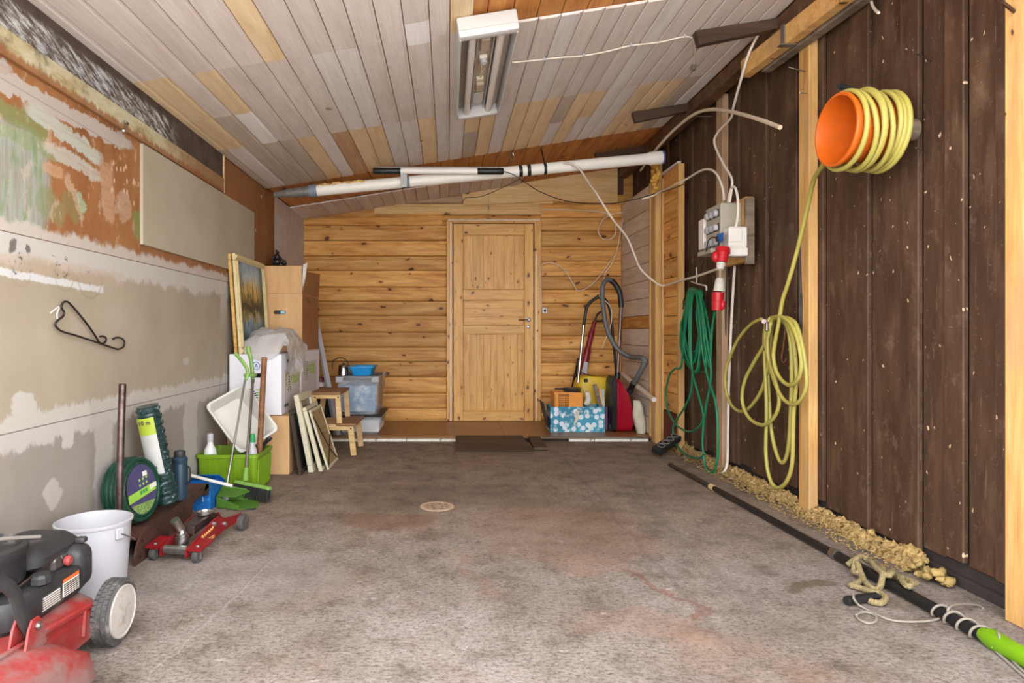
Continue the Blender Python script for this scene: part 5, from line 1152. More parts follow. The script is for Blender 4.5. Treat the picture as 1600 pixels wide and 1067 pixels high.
# ---- red stick vacuum
rs = thing('stick_vacuum', (1.22, 6.46, .0455), 'dark red upright stick vacuum leaning on the pine wall', 'vacuum cleaner'); dred = plain('wine_red_plastic', C(128, 22, 36), .3, var=.1)
yst = 6.42; pts = [P(897, 640, 6.46), P(903, 612, 6.47), P(910, 585, 6.48), P(918, 548, 6.50), P(925, 518, 6.52), P(929, 502, 6.53)]
MB().tube(spline(pts, 5), [.030]*6+[.036]*10+[.028]*5+[.02]*5, 14, flat=.8).build('body', dred, rs)
MB().tube(spline([P(929, 503, 6.53), P(933, 492, 6.53), P(940, 487, 6.53), P(945, 492, 6.53), P(940, 501, 6.53), P(932, 502, 6.53)], 5, True), .009, 8, closed=True).build('loop_handle', blk_clean, rs)
MB().hexa([P(909, 580, 6.435), P(917, 585, 6.435), P(918, 585, 6.46), P(909, 580, 6.46), P(913, 565, 6.45), P(919, 566, 6.45), P(919, 566, 6.475), P(913, 565, 6.475)]).build('grey_panel', plain('silver_plastic', C(178, 176, 178), .35), rs, 0)
MB().box((1.17, 6.46, .085), (.24, .15, .079), .02, seg=2).build('floor_nozzle', blk_clean, rs, 50)
MB().tube([P(897, 640, 6.46), (1.21, 6.46, .10)], .02, 10).build('neck', blk_clean, rs)
MB().beam(P(893, 615, 6.45), P(905, 560, 6.47), .02, .03).build('black_rail', blk_clean, rs, 0)
# ---- red canister vacuum standing on end
rv = thing('red_vacuum_cleaner', (1.61, 5.93, .0455), 'red canister vacuum cleaner standing on end with grey hose', 'vacuum cleaner'); crim = plain('crimson_plastic', C(150, 12, 34), .3, var=.06)
xl, xr = 1.502, 1.712
shell = [(xl+.045, .050), (xr-.01, .050), (xr+.004, .10), (xr, .22), (xr-.02, .32), (xr-.055, .42), (xr-.10, .50), (xl+.075, .535), (xl+.045, .53)]
XZY = Matrix(((1, 0, 0, 0), (0, 0, 1, 0), (0, 1, 0, 0), (0, 0, 0, 1)))
def rounded_slab(poly, ya, yb, inset):
    cx = sum(p[0] for p in poly)/len(poly); cz = sum(p[1] for p in poly)/len(poly)
    def ring(k, y): return [(cx+(a-cx)*k, y, cz+(c-cz)*k) for a, c in poly]
    return loft([ring(1-inset*2.2, ya), ring(1-inset, ya+.012), ring(1, ya+.035), ring(1, yb-.035), ring(1-inset, yb-.012), ring(1-inset*2.2, yb)])
rounded_slab(shell, 5.83, 6.07, .06).build('red_shell', crim, rv, 50)
base = [(xl, .055), (xl+.05, .046), (xl+.05, .54), (xl+.03, .56), (xl+.012, .52)]
rounded_slab(base, 5.82, 6.08, .05).build('base_pan', blk_clean, rv, 50)
MB().box((xl+.048, 5.86, .30), (.010, .06, .46), .004).build('grey_trim', dgrey, rv, 0)
for z in (.09, .50): MB().lathe([(.025, -.012), (.03, -.008), (.03, .008), (.025, .012)], 20, basis((xl+.012, 5.865, z), (1, 0, 0), (0, 0, 1), (0, -1, 0))).build('wheel', blk_clean, rv)
hp = [P(986, 607, 5.86), P(990, 600, 5.80), P(997, 587, 5.70), P(1005, 571, 5.64), P(1008, 564, 5.64), P(1002, 559, 5.70), P(990, 558, 5.85), P(981, 556, 5.95), P(966, 546, 6.0), P(954, 528, 6.02), P(947, 508, 6.03), P(943.5, 488, 6.04), P(941, 462, 6.04), P(942.5, 445, 6.04), P(949, 437, 6.04), P(956, 438, 6.04)]
corr(spline(hp, 12), .0225, 12, .06).build('hose', plain('slate_grey_hose', C(96, 98, 98), .45, var=.08), rv)
MB().tube(spline([P(955, 438, 6.04), P(962, 445, 6.04), P(968, 457, 6.04), P(970, 470, 6.04), P(970.5, 480, 6.04)], 5), .026, 12).build('bent_grip', blk_clean, rv)
MB().cyl(P(970.5, 478, 6.04), P(965, 583, 6.0), .0175, seg=14).build('wand', plain('brownish_tube', C(112, 92, 82), .35, .6), rv)
MB().tube([P(965, 582, 6.0), P(964, 600, 5.99)], [.027, .03], 12).build('wand_collar', blk_clean, rv)
MB().tube(spline([P(983, 614, 5.88), P(986, 607, 5.86), P(990, 598, 5.79)], 4), [.032]*4+[.028]*5, 14).build('hose_coupling', blk_clean, rv)
# ---- sack, paper tube, cardboard
sk = MB(); rings = []
for i in range(15):
    t = i/14; z = .047+.30*t; c = 1.757-.045*t+.004*math.sin(9*t); w = .052*(math.sin(math.pi*min(1, .22+.62*t))**.7); w = max(w, .018)
    rings.append([(min(1.80, c+w*math.cos(a)*(1+.08*math.sin(5*a+3*t))), 5.76+w*.8*math.sin(a)*(1+.10*math.sin(4*a+6*t)), z) for a in [k*2*math.pi/20 for k in range(20)]])
o = loft(rings).build('cloth_sack', plain('cream_canvas', C(196, 188, 166), .9, var=.12), None, 60, loc=(1.75, 5.84, .046)); tag(o, 'cream cloth sack beside the red vacuum cleaner', 'sack')
t0, t1 = P(972, 584, 6.2), P(1022, 624.5, 5.46); 
pt = thing('paper_tube', (t1.x-.02, 5.55, .28), 'pale paper tube sticking out by the far light stud', 'tube'); MB().cyl(t0, t1, .024, seg=18).build('tube_wall', plain('beige_paper', C(196, 178, 156), .8), pt); MB().cyl(t1+Vector((0, -.001, 0)), t1+Vector((.001, -.006, -.0003)), .020, seg=16).build('tube_plug', offw, pt)
cb = MB().hexa([P(990, 660, 6.1), P(1008, 664, 5.95), P(1008.5, 664, 5.95), P(990, 660, 6.104), P(994, 608, 6.12), P(1012, 612, 5.97), P(1012.5, 612, 5.97), P(994, 608, 6.124)]); tag(cb.build('cardboard_sheet', greyc), 'grey cardboard sheet leaning behind the cream sack', 'cardboard')
# ---- old boards lying as a ramp before the doorstep
rmp = thing('board_ramp', (.4, 5.28, 0), 'dark worn boards laid as a ramp before the doorstep', 'ramp')
def lay(x0, x1, ya, yb, za, zb, th=.018): MB().hexa([(x0, ya, za), (x1, ya, za), (x1-.005, yb, zb), (x0+.004, yb, zb), (x0, ya, za+th), (x1, ya, za+th), (x1-.005, yb, zb+th), (x0+.004, yb, zb+th)]).build('ramp_board', MT['ramp_board'], rmp, 0)
lay(.06, .69, 5.02, 5.30, .0, .020); lay(.064, .66, 5.302, 5.578, .020, .040); lay(.70, .81, 5.16, 5.56, .008, .036)
# ---- wall socket on the back wall with cable
soc = thing('wall_socket', (xb(850.5), YB-.02, zy(485.5)), 'small white wall socket right of the pine door', 'socket'); MB().box((xb(850.5), YB-.028, zy(485.5)), (.058, .028, .062), .005).build('socket_box', offw, soc, 0); MB().lathe([(.016, 0), (.017, .003), (.012, .003), (.011, -.002)], 18, basis((xb(850.5), YB-.042, zy(485.5)), (1, 0, 0), (0, 0, 1), (0, -1, 0))).build('socket_ring', white_pl, soc)
def cable(name, pts, r, m, label, n=7, seg=7, grp=None):
    q = spline(pts, n); o = MB().tube(q, r, seg).build(name, m, None, 60, loc=q[len(q)//2]); return tag(o, label, 'cable', grp)
Z7 = lambda pts, Y: [P(800+.3*a, 280+.3*c, Y) for a, c in pts]
cable('thin_cable', Z7([(155, 668), (152, 560), (150, 460), (178, 436), (220, 440), (280, 480), (315, 540), (345, 580), (400, 560), (460, 500), (510, 430), (543, 378), (562, 290), (575, 220), (600, 150)], 6.54), .0045, cableW, 'thin white cable looping from the wall socket to the corner')
cable('thin_cable', Z7([(145, 162), (220, 158), (300, 160), (400, 163), (465, 172), (510, 190), (540, 235), (532, 295), (495, 316), (462, 300), (450, 262), (470, 215), (515, 185), (560, 176), (602, 170)], 6.5), .005, cableW, 'white cable with a round loop above the socket cable')
cable('thick_cable', [P(880, 254, 5.02), P(892, 256, 5.0), P(906, 265, 5.02), P(920, 286, 5.1)]+Z7([(440, 75), (490, 155), (530, 215)], 5.2)+Z7([(600, 305), (640, 400), (660, 450), (685, 485)], 5.3)+Z7([(730, 525), (770, 550), (800, 552)], 5.25)+[PX(1058, 440, 1.80), PX(1090, 431, 1.80), PX(1121, 420, 1.78)], .0085, cableW, 'thick pale cable sagging from the drain pipe to the red plug')
cable('hanging_lead', [P(783, 267, 5.0), P(800, 272, 5.0), P(815, 281, 5.02), P(845, 300, 5.1), P(890, 315, 5.2), P(944, 318.5, 5.3), P(985, 313, 5.35), P(1025, 302, 5.35)]+[PX(1045, 297, 1.74), PX(1075, 285, 1.74), PX(1108, 268, 1.78)], .0035, cableB, 'thin black cord hanging from the work lamp to the right wall')
cable('thin_cable', Z7([(543, 378), (520, 440), (490, 480), (478, 520)], 6.35)+Z7([(455, 600), (470, 620), (510, 660), (520, 720), (505, 790), (480, 850), (470, 880)], 6.05), .004, cableW, 'thin white cord hanging down behind the vacuum hose')

# ================================================================ THINGS ON THE RIGHT WALL
# ---- distribution box on its timber block
tbk = thing('timber_block', (1.87, 4.05, 1.36), 'old timber block carrying the grey fuse box', 'wood block'); MB().box((1.856, 4.07, 1.60), (.048, .34, .40), .004).build('block', MT['stud'], tbk, 0); MB().box((1.850, 3.888, 1.585), (.056, .022, .41), .003).build('edge_board', MT['old_grey'], tbk, 0)
fb = thing('fuse_box', (1.76, 4.06, 1.49), 'grey fuse box with white fuses on the right wall', 'fuse box'); boxg = plain('fuse_box_grey', C(168, 160, 142), .5, var=.05)
MB().box((1.766, 4.065, 1.63), (.13, .23, .285), .006).build('housing', boxg, fb, 0); MB().box((1.732, 4.065, 1.475), (.18, .21, .03), .004).build('lower_cover', boxg, fb, 0)
MB().box((1.712, 4.225, 1.615), (.05, .085, .20), .004).build('side_cover', offw, fb, 0)
for zi, z in enumerate((1.715, 1.625, 1.535)):
    MB().box((1.699, 4.065, z), (.006, .185, .05), .002).build('fuse_strip', blk_clean, fb, 0)
    for i in range(3): MB().lathe([(.0225, 0), (.0225, .014), (.019, .024), (.010, .026), (.001, .024)], 18, basis((1.698, 4.125-i*.062, z), (0, 1, 0), (0, 0, 1), (-1, 0, 0)) if False else basis((1.698, 4.125-i*.062, z), (0, -1, 0), (0, 0, 1), (-1, 0, 0))).build('fuse', white_pl, fb)
sbx = thing('socket_unit', (1.76, 3.90, 1.44), 'white socket unit with red outlet below the fuse box', 'socket'); MB().box((1.765, 3.895, 1.545), (.115, .09, .125), .008).build('unit_body', offw, sbx, 0); MB().box((1.765, 3.90, 1.455), (.125, .10, .055), .008).build('unit_base', offw, sbx, 0); MB().box((1.745, 3.848, 1.555), (.08, .008, .085), .003).build('hinged_lid', offw, sbx, 0)
bpl = thing('blue_plug', (1.70, 3.99, 1.54), 'blue plug with black cord in the fuse box', 'plug'); MB().hexa([P(1120, 366, 3.87), P(1131, 363, 3.80), P(1131, 363, 3.86), P(1120, 366, 3.93), P(1124, 381, 3.87), P(1129, 377, 3.80), P(1129, 377, 3.86), P(1124, 381, 3.93)]).build('plug_body', plain('cee_blue', C(30, 92, 170), .4), bpl, 0); MB().box(P(1124, 373, 3.88), (.04, .03, .035), .005).build('plug_insert', blk_clean, bpl, 0)
MB().tube(spline([P(1122, 372, 3.88), P(1112, 371, 3.92), P(1106, 378, 3.95), P(1104, 390, 3.98)]+[PX(1100, 405, 1.76), PX(1096, 420, 1.80), PX(1092, 440, 1.84)], 5), .0035, 6).build('plug_cord', cableB, bpl)
cred = plain('cee_red', C(176, 26, 36), .4, var=.08); ribg = plain('pale_grey_gland', C(190, 184, 170), .5)
rp1 = thing('red_plug', (1.71, 3.87, 1.41), 'red industrial plug hanging from the white socket unit', 'plug')
q0, q1, q2 = P(1130, 388, 3.82), P(1126.5, 411, 3.80), P(1125, 421, 3.795)
MB().tube([q0, q0+(q1-q0)*.3, q0+(q1-q0)*.35, q1], [.040, .044, .038, .032], 20).build('plug_shell', cred, rp1); MB().tube([q1, q1+(q2-q1)*.5, q2], [.026, .025, .018], 16).build('cable_gland', ribg, rp1); MB().ball(P(1118, 401, 3.80), .028, (.8, .8, 1.25)).build('flap', cred, rp1)
rp2 = thing('red_connector', (1.70, 3.87, 1.10), 'red and grey cable connector on the green cable', 'connector')
c0, c1, c2, c3 = P(1125, 434, 3.92), P(1123.5, 455, 3.92), P(1122, 457, 3.92), P(1120.5, 485, 3.92)
MB().tube([c0, c0+(c1-c0)*.15, c1], [.016, .026, .034], 18).build('connector_sleeve', ribg, rp2); MB().tube([c2, c2+(c3-c2)*.1, c2+(c3-c2)*.5, c2+(c3-c2)*.52, c3], [.036, .036, .033, .036, .030], 18).build('connector_shell', cred, rp2); MB().ball(P(1129, 476, 3.9), .024, (.7, .7, 1.3)).build('flap', cred, rp2)
cable('link_cable', [P(1125, 420, 3.797), P(1125.5, 427, 3.86), P(1125, 435, 3.92)], .008, cableW, 'short white cable between red plug and red connector')
# ---- cables on the right wall
Zf = lambda pts, X_: [PX(960+.1781*a, 150+.1781*c, X_) for a, c in pts]
cable('thick_cable', [P(1003, 311, 5.35), P(1020, 306, 5.33)]+Zf([(405, 838), (500, 798), (560, 765)], 1.76)+Zf([(640, 725), (760, 655), (840, 645), (900, 690), (945, 790), (965, 915)], 1.79), .008, cableW, 'pale cable arching over to the top of the fuse box')
cable('thick_cable', [PX(1222, -4, 1.76), PX(1219, 7, 1.76), PX(1195, 37, 1.76), PX(1172, 79, 1.72), PX(1159, 120, 1.72), PX(1145, 171, 1.78), PX(1141.6, 185, 1.80), PX(1121, 208, 1.82), PX(1116.6, 225, 1.82), PX(1131, 257, 1.80), PX(1143, 278, 1.78), PX(1143.5, 294, 1.77), PX(1140, 316, 1.76)], .008, cableW, 'pale cable coming down from the ceiling to the fuse box')
cable('thick_cable', [PX(1138, 317, 1.765), PX(1140.5, 302, 1.765), PX(1144.5, 292, 1.765), PX(1150, 296, 1.76), PX(1153, 315, 1.755), PX(1152.5, 340, 1.75), P(1148, 361, 3.88)], .008, cableW, 'short pale cable loop from fuse box to white socket unit')
cable('downlead_pipe', [PX(1148, 416, 1.905), PX(1143, 500, 1.905), PX(1138.5, 612, 1.905), PX(1137, 700, 1.90), PX(1136, 725, 1.88), PX(1130, 738, 1.86), PX(1112, 741, 1.86)], .0095, cableW, 'pale conduit running down the dark wall beside the stud')
cable('hanging_lead', [PX(1137, 417, 1.90), PX(1134.5, 470, 1.90), PX(1133, 560, 1.905), PX(1130, 650, 1.905), PX(1126, 695, 1.905)], .006, cableB, 'black cord hanging beside the pale conduit')
b_ = MB().tube(spline([PX(1001, 266, 1.70), PX(1020.6, 239, 1.72), PX(1049, 207, 1.73), PX(1074, 185.6, 1.74), PX(1092, 175, 1.74), PX(1113, 171, 1.74), PX(1134, 173, 1.74), PX(1159, 178.5, 1.72), PX(1190, 188, 1.70), PX(1219, 199, 1.68)], 8), .0115, 10); tag(b_.build('bent_conduit', plain('beige_conduit', C(206, 188, 162), .5), None, 60, loc=PX(1113, 171, 1.74)), 'long bent beige conduit under the ceiling at the right wall', 'conduit')
sb_ = MB().beam(PX(1070, 182, 1.74), PX(1112, 182, 1.88), .02, .004); sb_.build('strap_iron', plain('strap_steel', C(128, 118, 108), .5, .6)); tag(bpy.data.objects['strap_iron'], 'flat steel strap holding the bent conduit at the stud', 'strap')
# ---- hook with green cable
ho = thing('wall_hook', PX(1088, 440, 1.92), 'white wire hook carrying the green cable', 'hook'); Z8 = lambda pts, X_: [PX(1005+.3094*a, 420+.3094*c, X_) for a, c in pts]
MB().tube(spline([PX(1088, 418, 1.915), PX(1088.5, 430, 1.91), PX(1088.5, 442, 1.905)], 4), .006, 8).build('hook_stem', offw, ho); MB().tube(spline([PX(1080, 440, 1.90), PX(1088.5, 443, 1.86), PX(1096, 445, 1.83), PX(1103, 447, 1.80), PX(1104, 453, 1.79)], 5), .0055, 8).build('hook_arm', offw, ho)
random.seed(11); path = []
path += Z8([(362, 218), (352, 270), (344, 360), (340, 460), (336, 495)], 1.80)
for i in range(8):
    xl_, xr_ = 205+random.uniform(-14, 30), 285+random.uniform(-12, 42); yb_ = 430+random.uniform(-30, 75); xo = 1.79+.011*i; tp_ = 98+random.uniform(0, 22); xm = 262+random.uniform(-18, 18)
    path += Z8([(xr_+8, yb_-120), (xr_-4, 250), (xm+24, tp_+22), (xm, tp_), (xm-24, tp_+18), (xl_+10, 240), (xl_-4, yb_-110), ((xl_*2+xr_)/3, yb_), ((xl_+xr_*2)/3, yb_+10)], xo)
path += Z8([(318, 500), (300, 300), (275, 130), (250, 105), (228, 140), (205, 330), (193, 490), (196, 478)], 1.80)[:-1]
path += Z8([(160, 505), (130, 545), (114, 640), (128, 720), (165, 785), (225, 822), (280, 800), (304, 745), (280, 640), (240, 480), (232, 300), (240, 150), (262, 108), (280, 200), (300, 420), (330, 560), (362, 660), (376, 780), (376, 940), (358, 1022), (335, 1030), (312, 990), (300, 880), (310, 740), (335, 600), (342, 500), (320, 350), (292, 170), (268, 112), (246, 170), (240, 380), (248, 560), (225, 670), (170, 760), (150, 810), (165, 880), (215, 938), (280, 956), (312, 932)], 1.79)
gcab = MB().tube(spline(path, 6), .0082, 8); tag(gcab.build('green_cable', plain('green_cable_sheath', C(20, 112, 74), .4, var=.12), None, 60, loc=PX(1090, 500, 1.82)), 'long green extension cable looped over the white hook', 'cable')
cable('hanging_lead', Z8([(225, 110), (190, 190), (150, 240), (132, 300), (150, 342), (180, 335), (182, 260), (205, 170), (190, 300), (185, 480), (188, 600), (183, 780), (178, 850)], 1.885), .005, cableB, 'thin black cord hanging behind the green cable')
ct = MB().box(PX(1068, 507, 1.87), (.012, .055, .085), .003, None); tag(ct.build('cable_tag', plain('silver_tag', C(168, 172, 168), .4), None, 0, loc=PX(1068, 507, 1.87)), 'small silver tag on the green cable bundle', 'tag')
# ---- power strip leaning at the wall foot
ps = thing('power_strip', (1.70, 4.95, 0), 'black power strip with four round sockets leaning at the wall foot', 'power strip')
e0, e1 = Vector((1.590, 4.84, .052)), Vector((1.815, 5.03, .135)); up_ = Vector((-.35, -.62, .70)).normalized(); Mp = frame((e0+e1)/2, e1-e0, up_); Lp = (e1-e0).length
MB().box((0, 0, 0), (Lp, .085, .05), .006, Mp).build('strip_body', blk_clean, ps, 0)
for i in range(4): MB().lathe([(.029, .024), (.029, .029), (.024, .029), (.022, .018), (.001, .018)], 20, Mp @ Matrix.Translation((-.085+i*.068, 0, .0))).build('socket_ring', plain('socket_grey', C(120, 118, 112), .5) if i == 0 else bpy.data.materials['socket_grey'], ps)
# ---- orange bucket used as a hose reel
oc = Vector((1.60, 2.62, 1.798)); Mo = basis(oc, (0, 1, 0), (0, 0, 1), (1, 0, 0)); rl = thing('orange_bucket', (1.72, 2.62, 1.65), 'orange bucket mounted sideways on the dark wall as hose reel', 'bucket'); orb = plain('bright_orange_plastic', C(198, 92, 22), .4, var=.06, dirt=(C(206, 140, 96), 26, .62, .74))
MB().lathe([(.137, .0), (.145, .0), (.149, .004), (.149, .012), (.143, .016), (.140, .016), (.118, .228), (.112, .235), (.001, .235), (.001, .230), (.110, .228), (.133, .016), (.137, .0)], 56, Mo, (False, False)).build('bucket_body', orb, rl, 40)
MB().lathe([(.024, 0), (.024, .014), (.014, .022)], 16, Mo @ Matrix.Translation((0.0, 0, .229)) @ Matrix.Rotation(math.pi, 4, 'X')).build('mount_washer', blk_clean, rl); MB().lathe([(.013, .02), (.013, .04), (.008, .046)], 12, Mo @ Matrix.Translation((0.0, 0, .229)) @ Matrix.Rotation(math.pi, 4, 'X')).build('mount_bolt', plain('yellow_plug', C(224, 176, 36), .4), rl)
# ---- yellow hose: wound on the bucket, then down to the hanging loops
hp = []; zs = [.206, .196, .184, .168, .112, .104, .096, .036, .030]; nt = len(zs)-1; ex = [.024, .010, .002, .012, .002, .016, .0, .0, .0]
for k in range(nt):
    for i in range(28):
        t = i/28; a = -2*math.pi*t; tt = t*t*(3-2*t); z = zs[k]+(zs[k+1]-zs[k])*tt+.007*math.sin(a+.6*k)*(k < 7); e = ex[k]+(ex[k+1]-ex[k])*tt
        R_ = .143-(z-.016)*.105+.0112+e+.010*max(0, -math.sin(a))*(1+.6*math.sin(k*2.3))
        hp.append(Mo @ Vector((R_*math.cos(a), R_*math.sin(a), z)))
MB().cyl((1.835, 2.62, 1.798), (1.925, 2.62, 1.798), .045, seg=16).build('mount_block', MT['old_grey'], rl)
ZY = lambda pts, X_: [PX(1120+.2906*a, 470+.2906*c, X_) for a, c in pts]
leave = [Vector((1.642, 2.785, 1.77)), Vector((1.66, 2.80, 1.71)), PX(1272, 280, 1.72), PX(1262, 322, 1.77), PX(1246, 390, 1.79), PX(1232, 440, 1.785)]
loops = ZY([(352, 0), (335, 110), (312, 230), (305, 310), (330, 400), (385, 452), (435, 425), (455, 345), (435, 210), (395, 120), (345, 85)], 1.785)
loops += ZY([(300, 98), (275, 180), (278, 300), (312, 440), (360, 530), (415, 556), (455, 525), (483, 440), (465, 270), (430, 135), (390, 96), (340, 92)], 1.80)
loops += ZY([(275, 105), (256, 180), (258, 320), (268, 580), (264, 820), (285, 955), (325, 1004), (372, 975), (405, 870), (412, 620), (428, 400), (405, 190), (360, 105), (310, 88)], 1.82)
loops += ZY([(280, 110), (268, 220), (278, 460), (290, 660), (315, 800), (350, 870), (380, 815), (396, 640), (402, 330), (385, 160), (345, 100), (305, 92)], 1.84)
loops += ZY([(292, 120), (270, 210), (200, 330), (150, 430), (136, 530), (160, 610), (205, 655), (260, 666), (312, 620), (336, 540), (318, 440), (275, 300), (262, 180), (280, 105)], 1.80)
loops += ZY([(305, 95), (292, 170), (278, 330), (245, 470), (180, 570), (120, 593), (70, 545), (46, 450), (55, 350), (110, 215), (180, 130), (240, 98)], 1.83)
yh = MB().tube(hp+spline([hp[-1]]+leave+loops, 7)[1:], .0105, 9)
yhm = plain('yellow_hose_rubber', C(166, 154, 76), .42, var=.06)
tag(yh.build('yellow_hose', yhm, None, 60, loc=PX(1215, 500, 1.8)), 'yellow water hose wound on the orange bucket and hanging in loops', 'hose')
hh = thing('hose_hook', PX(1205, 500, 1.91), 'dark metal peg carrying the hanging yellow hose loops', 'hook'); MB().cyl(PX(1206, 504, 1.92), PX(1194, 502, 1.77), .014, seg=10).build('peg', dksteel, hh); MB().box(PX(1199, 510, 1.785), (.02, .024, .05), .004).build('clamp', steel, hh); MB().tube(spline([PX(1228, 505, 1.915), PX(1224, 540, 1.90), PX(1221, 560, 1.89), PX(1225, 566, 1.87), PX(1229, 560, 1.865)], 4), .004, 6).build('copper_wire', plain('copper', C(168, 118, 92), .4, .7), hh)
# ---- nails and pegs in the wall
for i, (x0_, y0_, x1_, y1_, r_) in enumerate(((1260, 112, 1232, 105, .003), (1262, 146, 1250, 145, .003), (1455, 95, 1428, 82, .003), (1455, 243, 1431, 231, .0025), (1372, 142, 1350, 134, .0025))):
    o = MB().tube([PX(x0_, y0_, 1.93 if x0_ > 1265 else 1.88), PX(x1_, y1_, 1.83 if x0_ > 1265 else 1.80)], r_, 7).build('nail', steel if i else dksteel, None, 60, loc=PX(x0_, y0_, 1.92)); tag(o, ('upper dark nail sticking out of the middle light stud', 'lower short nail in the middle light stud', 'thin nail in the dark wall right above the yellow hose reel', 'thin nail in the dark wall right of the orange bucket', 'thin nail just above the hose on the orange bucket')[i], 'nail', 'nails in the right wall')
tag(MB().tube([PX(1596, 27, 1.90), PX(1566, 3, 1.80)], .006, 8).build('bolt_rod', dksteel, None, 60, loc=PX(1596, 27, 1.9)), 'thick bolt sticking out beside the nearest stud', 'bolt')
pg = MB().tube([PX(1345, 143, 1.92), PX(1311, 134, 1.80)], [.008, .014], 8); tag(pg.build('black_peg', plain('black_rubber_peg', C(40, 44, 46), .7), None, 60, loc=PX(1345, 143, 1.92)), 'black peg above the orange bucket', 'peg')
tag(MB().tube(spline([PX(1361, -3, 1.92), PX(1363, 8, 1.90), PX(1369, 17, 1.87), PX(1373, 20, 1.86)], 4), .006, 8).build('cable_stub', cableW, None, 60, loc=PX(1361, 0, 1.92)), 'short white cable stub at the top of the dark wall', 'cable')
# ---- timber pair under the ceiling at the right wall
be = thing('timber_beam', (1.80, 3.2, 2.45), 'pair of pale timbers strapped together under the right ceiling edge', 'beam')
pa, pb2 = P(1166, 108, 3.72), P(1366, -28, 2.72)
pa = Vector((1.755, 3.74, 2.515)); pb2 = Vector((1.835, 2.55, 2.515)); 
MB().beam(pa, pb2, .058, .10, bev=.003).build('front_timber', MT['stud'], be, 0); q = Vector((.070, 0, -.012)); MB().beam(pa+q+Vector((0, -.10, 0)), pb2+q, .055, .098, bev=.004).build('rear_timber', MT['old_grey'], be, 0)
m_ = (pa+(pb2-pa)*.36); MB().box(m_+Vector((.03, 0, -.054)), (.17, .035, .004)).build('steel_strap', plain('strap_zinc', C(150, 142, 132), .4, .7), be, 0); MB().box(m_+Vector((-.034, 0, 0)), (.005, .035, .11)).build('strap_bend', bpy.data.materials['strap_zinc'], be, 0)

# ================================================================ ON THE FLOOR, RIGHT
# ---- telescopic pole
tpole = thing('telescopic_pole', (1.67, 3.2, 0), 'long black telescopic pole with lime green end on the floor', 'pole'); ca = plain('matt_black_tube', C(26, 24, 24), .4)
a_, z_ = PF(1050, 727, .016), PF(1556, 1003, .022); dd = (z_-a_)
c1_ = a_+dd*((a_-PF(1120, 763, .016)).length/dd.length); c2_ = a_+dd*((a_-PF(1312, 867, .018)).length/dd.length)
MB().cyl(a_, c1_, .0135, seg=14).build('inner_tube', plain('brown_black_tube', C(52, 44, 40), .5), tpole); MB().cyl(c1_, c2_, .0165, seg=16).build('middle_tube', ca, tpole); MB().cyl(c2_, z_, .020, seg=16).build('outer_tube', ca, tpole)
MB().cyl(c1_-dd.normalized()*.04, c1_+dd.normalized()*.01, .019, seg=16).build('beige_collar', plain('beige_collar', C(190, 164, 116), .6), tpole); MB().cyl(c2_-dd.normalized()*.018, c2_+dd.normalized()*.018, .0225, seg=16).build('steel_collar', steel, tpole); MB().cyl(a_-dd.normalized()*.035, a_, .0155, seg=14).build('end_cap', blk_clean, tpole)
lg = plain('acid_green_plastic', C(98, 138, 16), .35); dn = dd.normalized()
MB().tube([z_-dn*.045+Vector((0, 0, .004)), z_-dn*.01+Vector((0, 0, .003)), z_+dn*.05, z_+dn*.45], [.021, .031, .030, .027], 16).build('green_grip', lg, tpole); MB().hexa([z_+Vector(p)*.55+Vector((.0, -.02, 0)) for p in ((-.055, .0, -.014), (-.015, -.03, -.014), (-.012, .045, -.014), (-.045, .055, -.014), (-.050, .006, .008), (-.012, -.025, .018), (-.010, .04, .018), (-.04, .05, .008))]).build('lock_lever', lg, tpole, 0)
# ---- rope with black handle
ZR = lambda a, c, z: PF(1310+.1846*a, 870+.1846*c, z)
rpp = [(80, 110, .03), (150, 130, .035), (230, 230, .035), (300, 285, .03), (365, 265, .03), (380, 200, .04), (365, 165, .045), (430, 190, .05), (520, 185, .055), (548, 235, .05), (540, 300, .03), (585, 350, .012), (622, 330, .012), (600, 280, .02), (540, 235, .06), (480, 215, .065), (440, 255, .045), (390, 245, .02), (320, 185, .02), (250, 110, .025), (180, 105, .028), (130, 150, .012), (200, 185, .014), (160, 225, .012), (105, 240, .012), (190, 270, .013), (290, 310, .014), (370, 335, .013), (400, 370, .012), (360, 395, .012), (300, 385, .012), (262, 372, .013)]
rpth = spline([ZR(p[0], p[1], .012) for p in rpp], 9)
def over_pole(p):
    q = p-a_; q.z = 0; e = Vector((dn.x, dn.y, 0)).normalized(); d = (q-e*q.dot(e)).length; t = max(0, 1-d/.075); t = t*t*(3-2*t)
    return Vector((p.x, p.y, max(p.z, .012+.043*min(1, t*1.25))))
rpth = [over_pole(p)+Vector((0, 0, .004*(1+math.sin(i*.11)))) for i, p in enumerate(rpth)]; ro = thing('rope', ZR(300, 250, 0), 'tangled thick khaki rope with black handle on the concrete floor', 'rope')
def m_rope(g):
    return g.ramp(g.noise(g.vmath('MULTIPLY', g.obj(), (1, 1, 1)), 130, 4, .7, 1.5), [(.3, C(80, 68, 44)), (.5, C(130, 115, 78)), (.7, C(168, 152, 112))])
ropm = nmat('khaki_rope_fibre', m_rope, .9)
b = MB(); n = len(rpth)
b.tube(rpth, [.0108+.0008*math.sin(i*1.3) for i in range(n)], 9); b.build('rope_strand', ropm, ro, 60)
b = MB(); b.tube([over_pole(p) for p in spline([ZR(540, 165, .012), ZR(590, 190, .012), ZR(630, 205, .012), ZR(660, 225, .011)], 6)], .0105, 8); b.build('rope_end', ropm, ro, 60)
hA, hB = ZR(66, 372, .017), ZR(325, 336, .018); n = 22
MB().tube([hA+(hB-hA)*(i/n) for i in range(n+1)], [.0145+(.0018 if i % 2 else 0) for i in range(n+1)], 14).build('grip', blk_clean, ro)
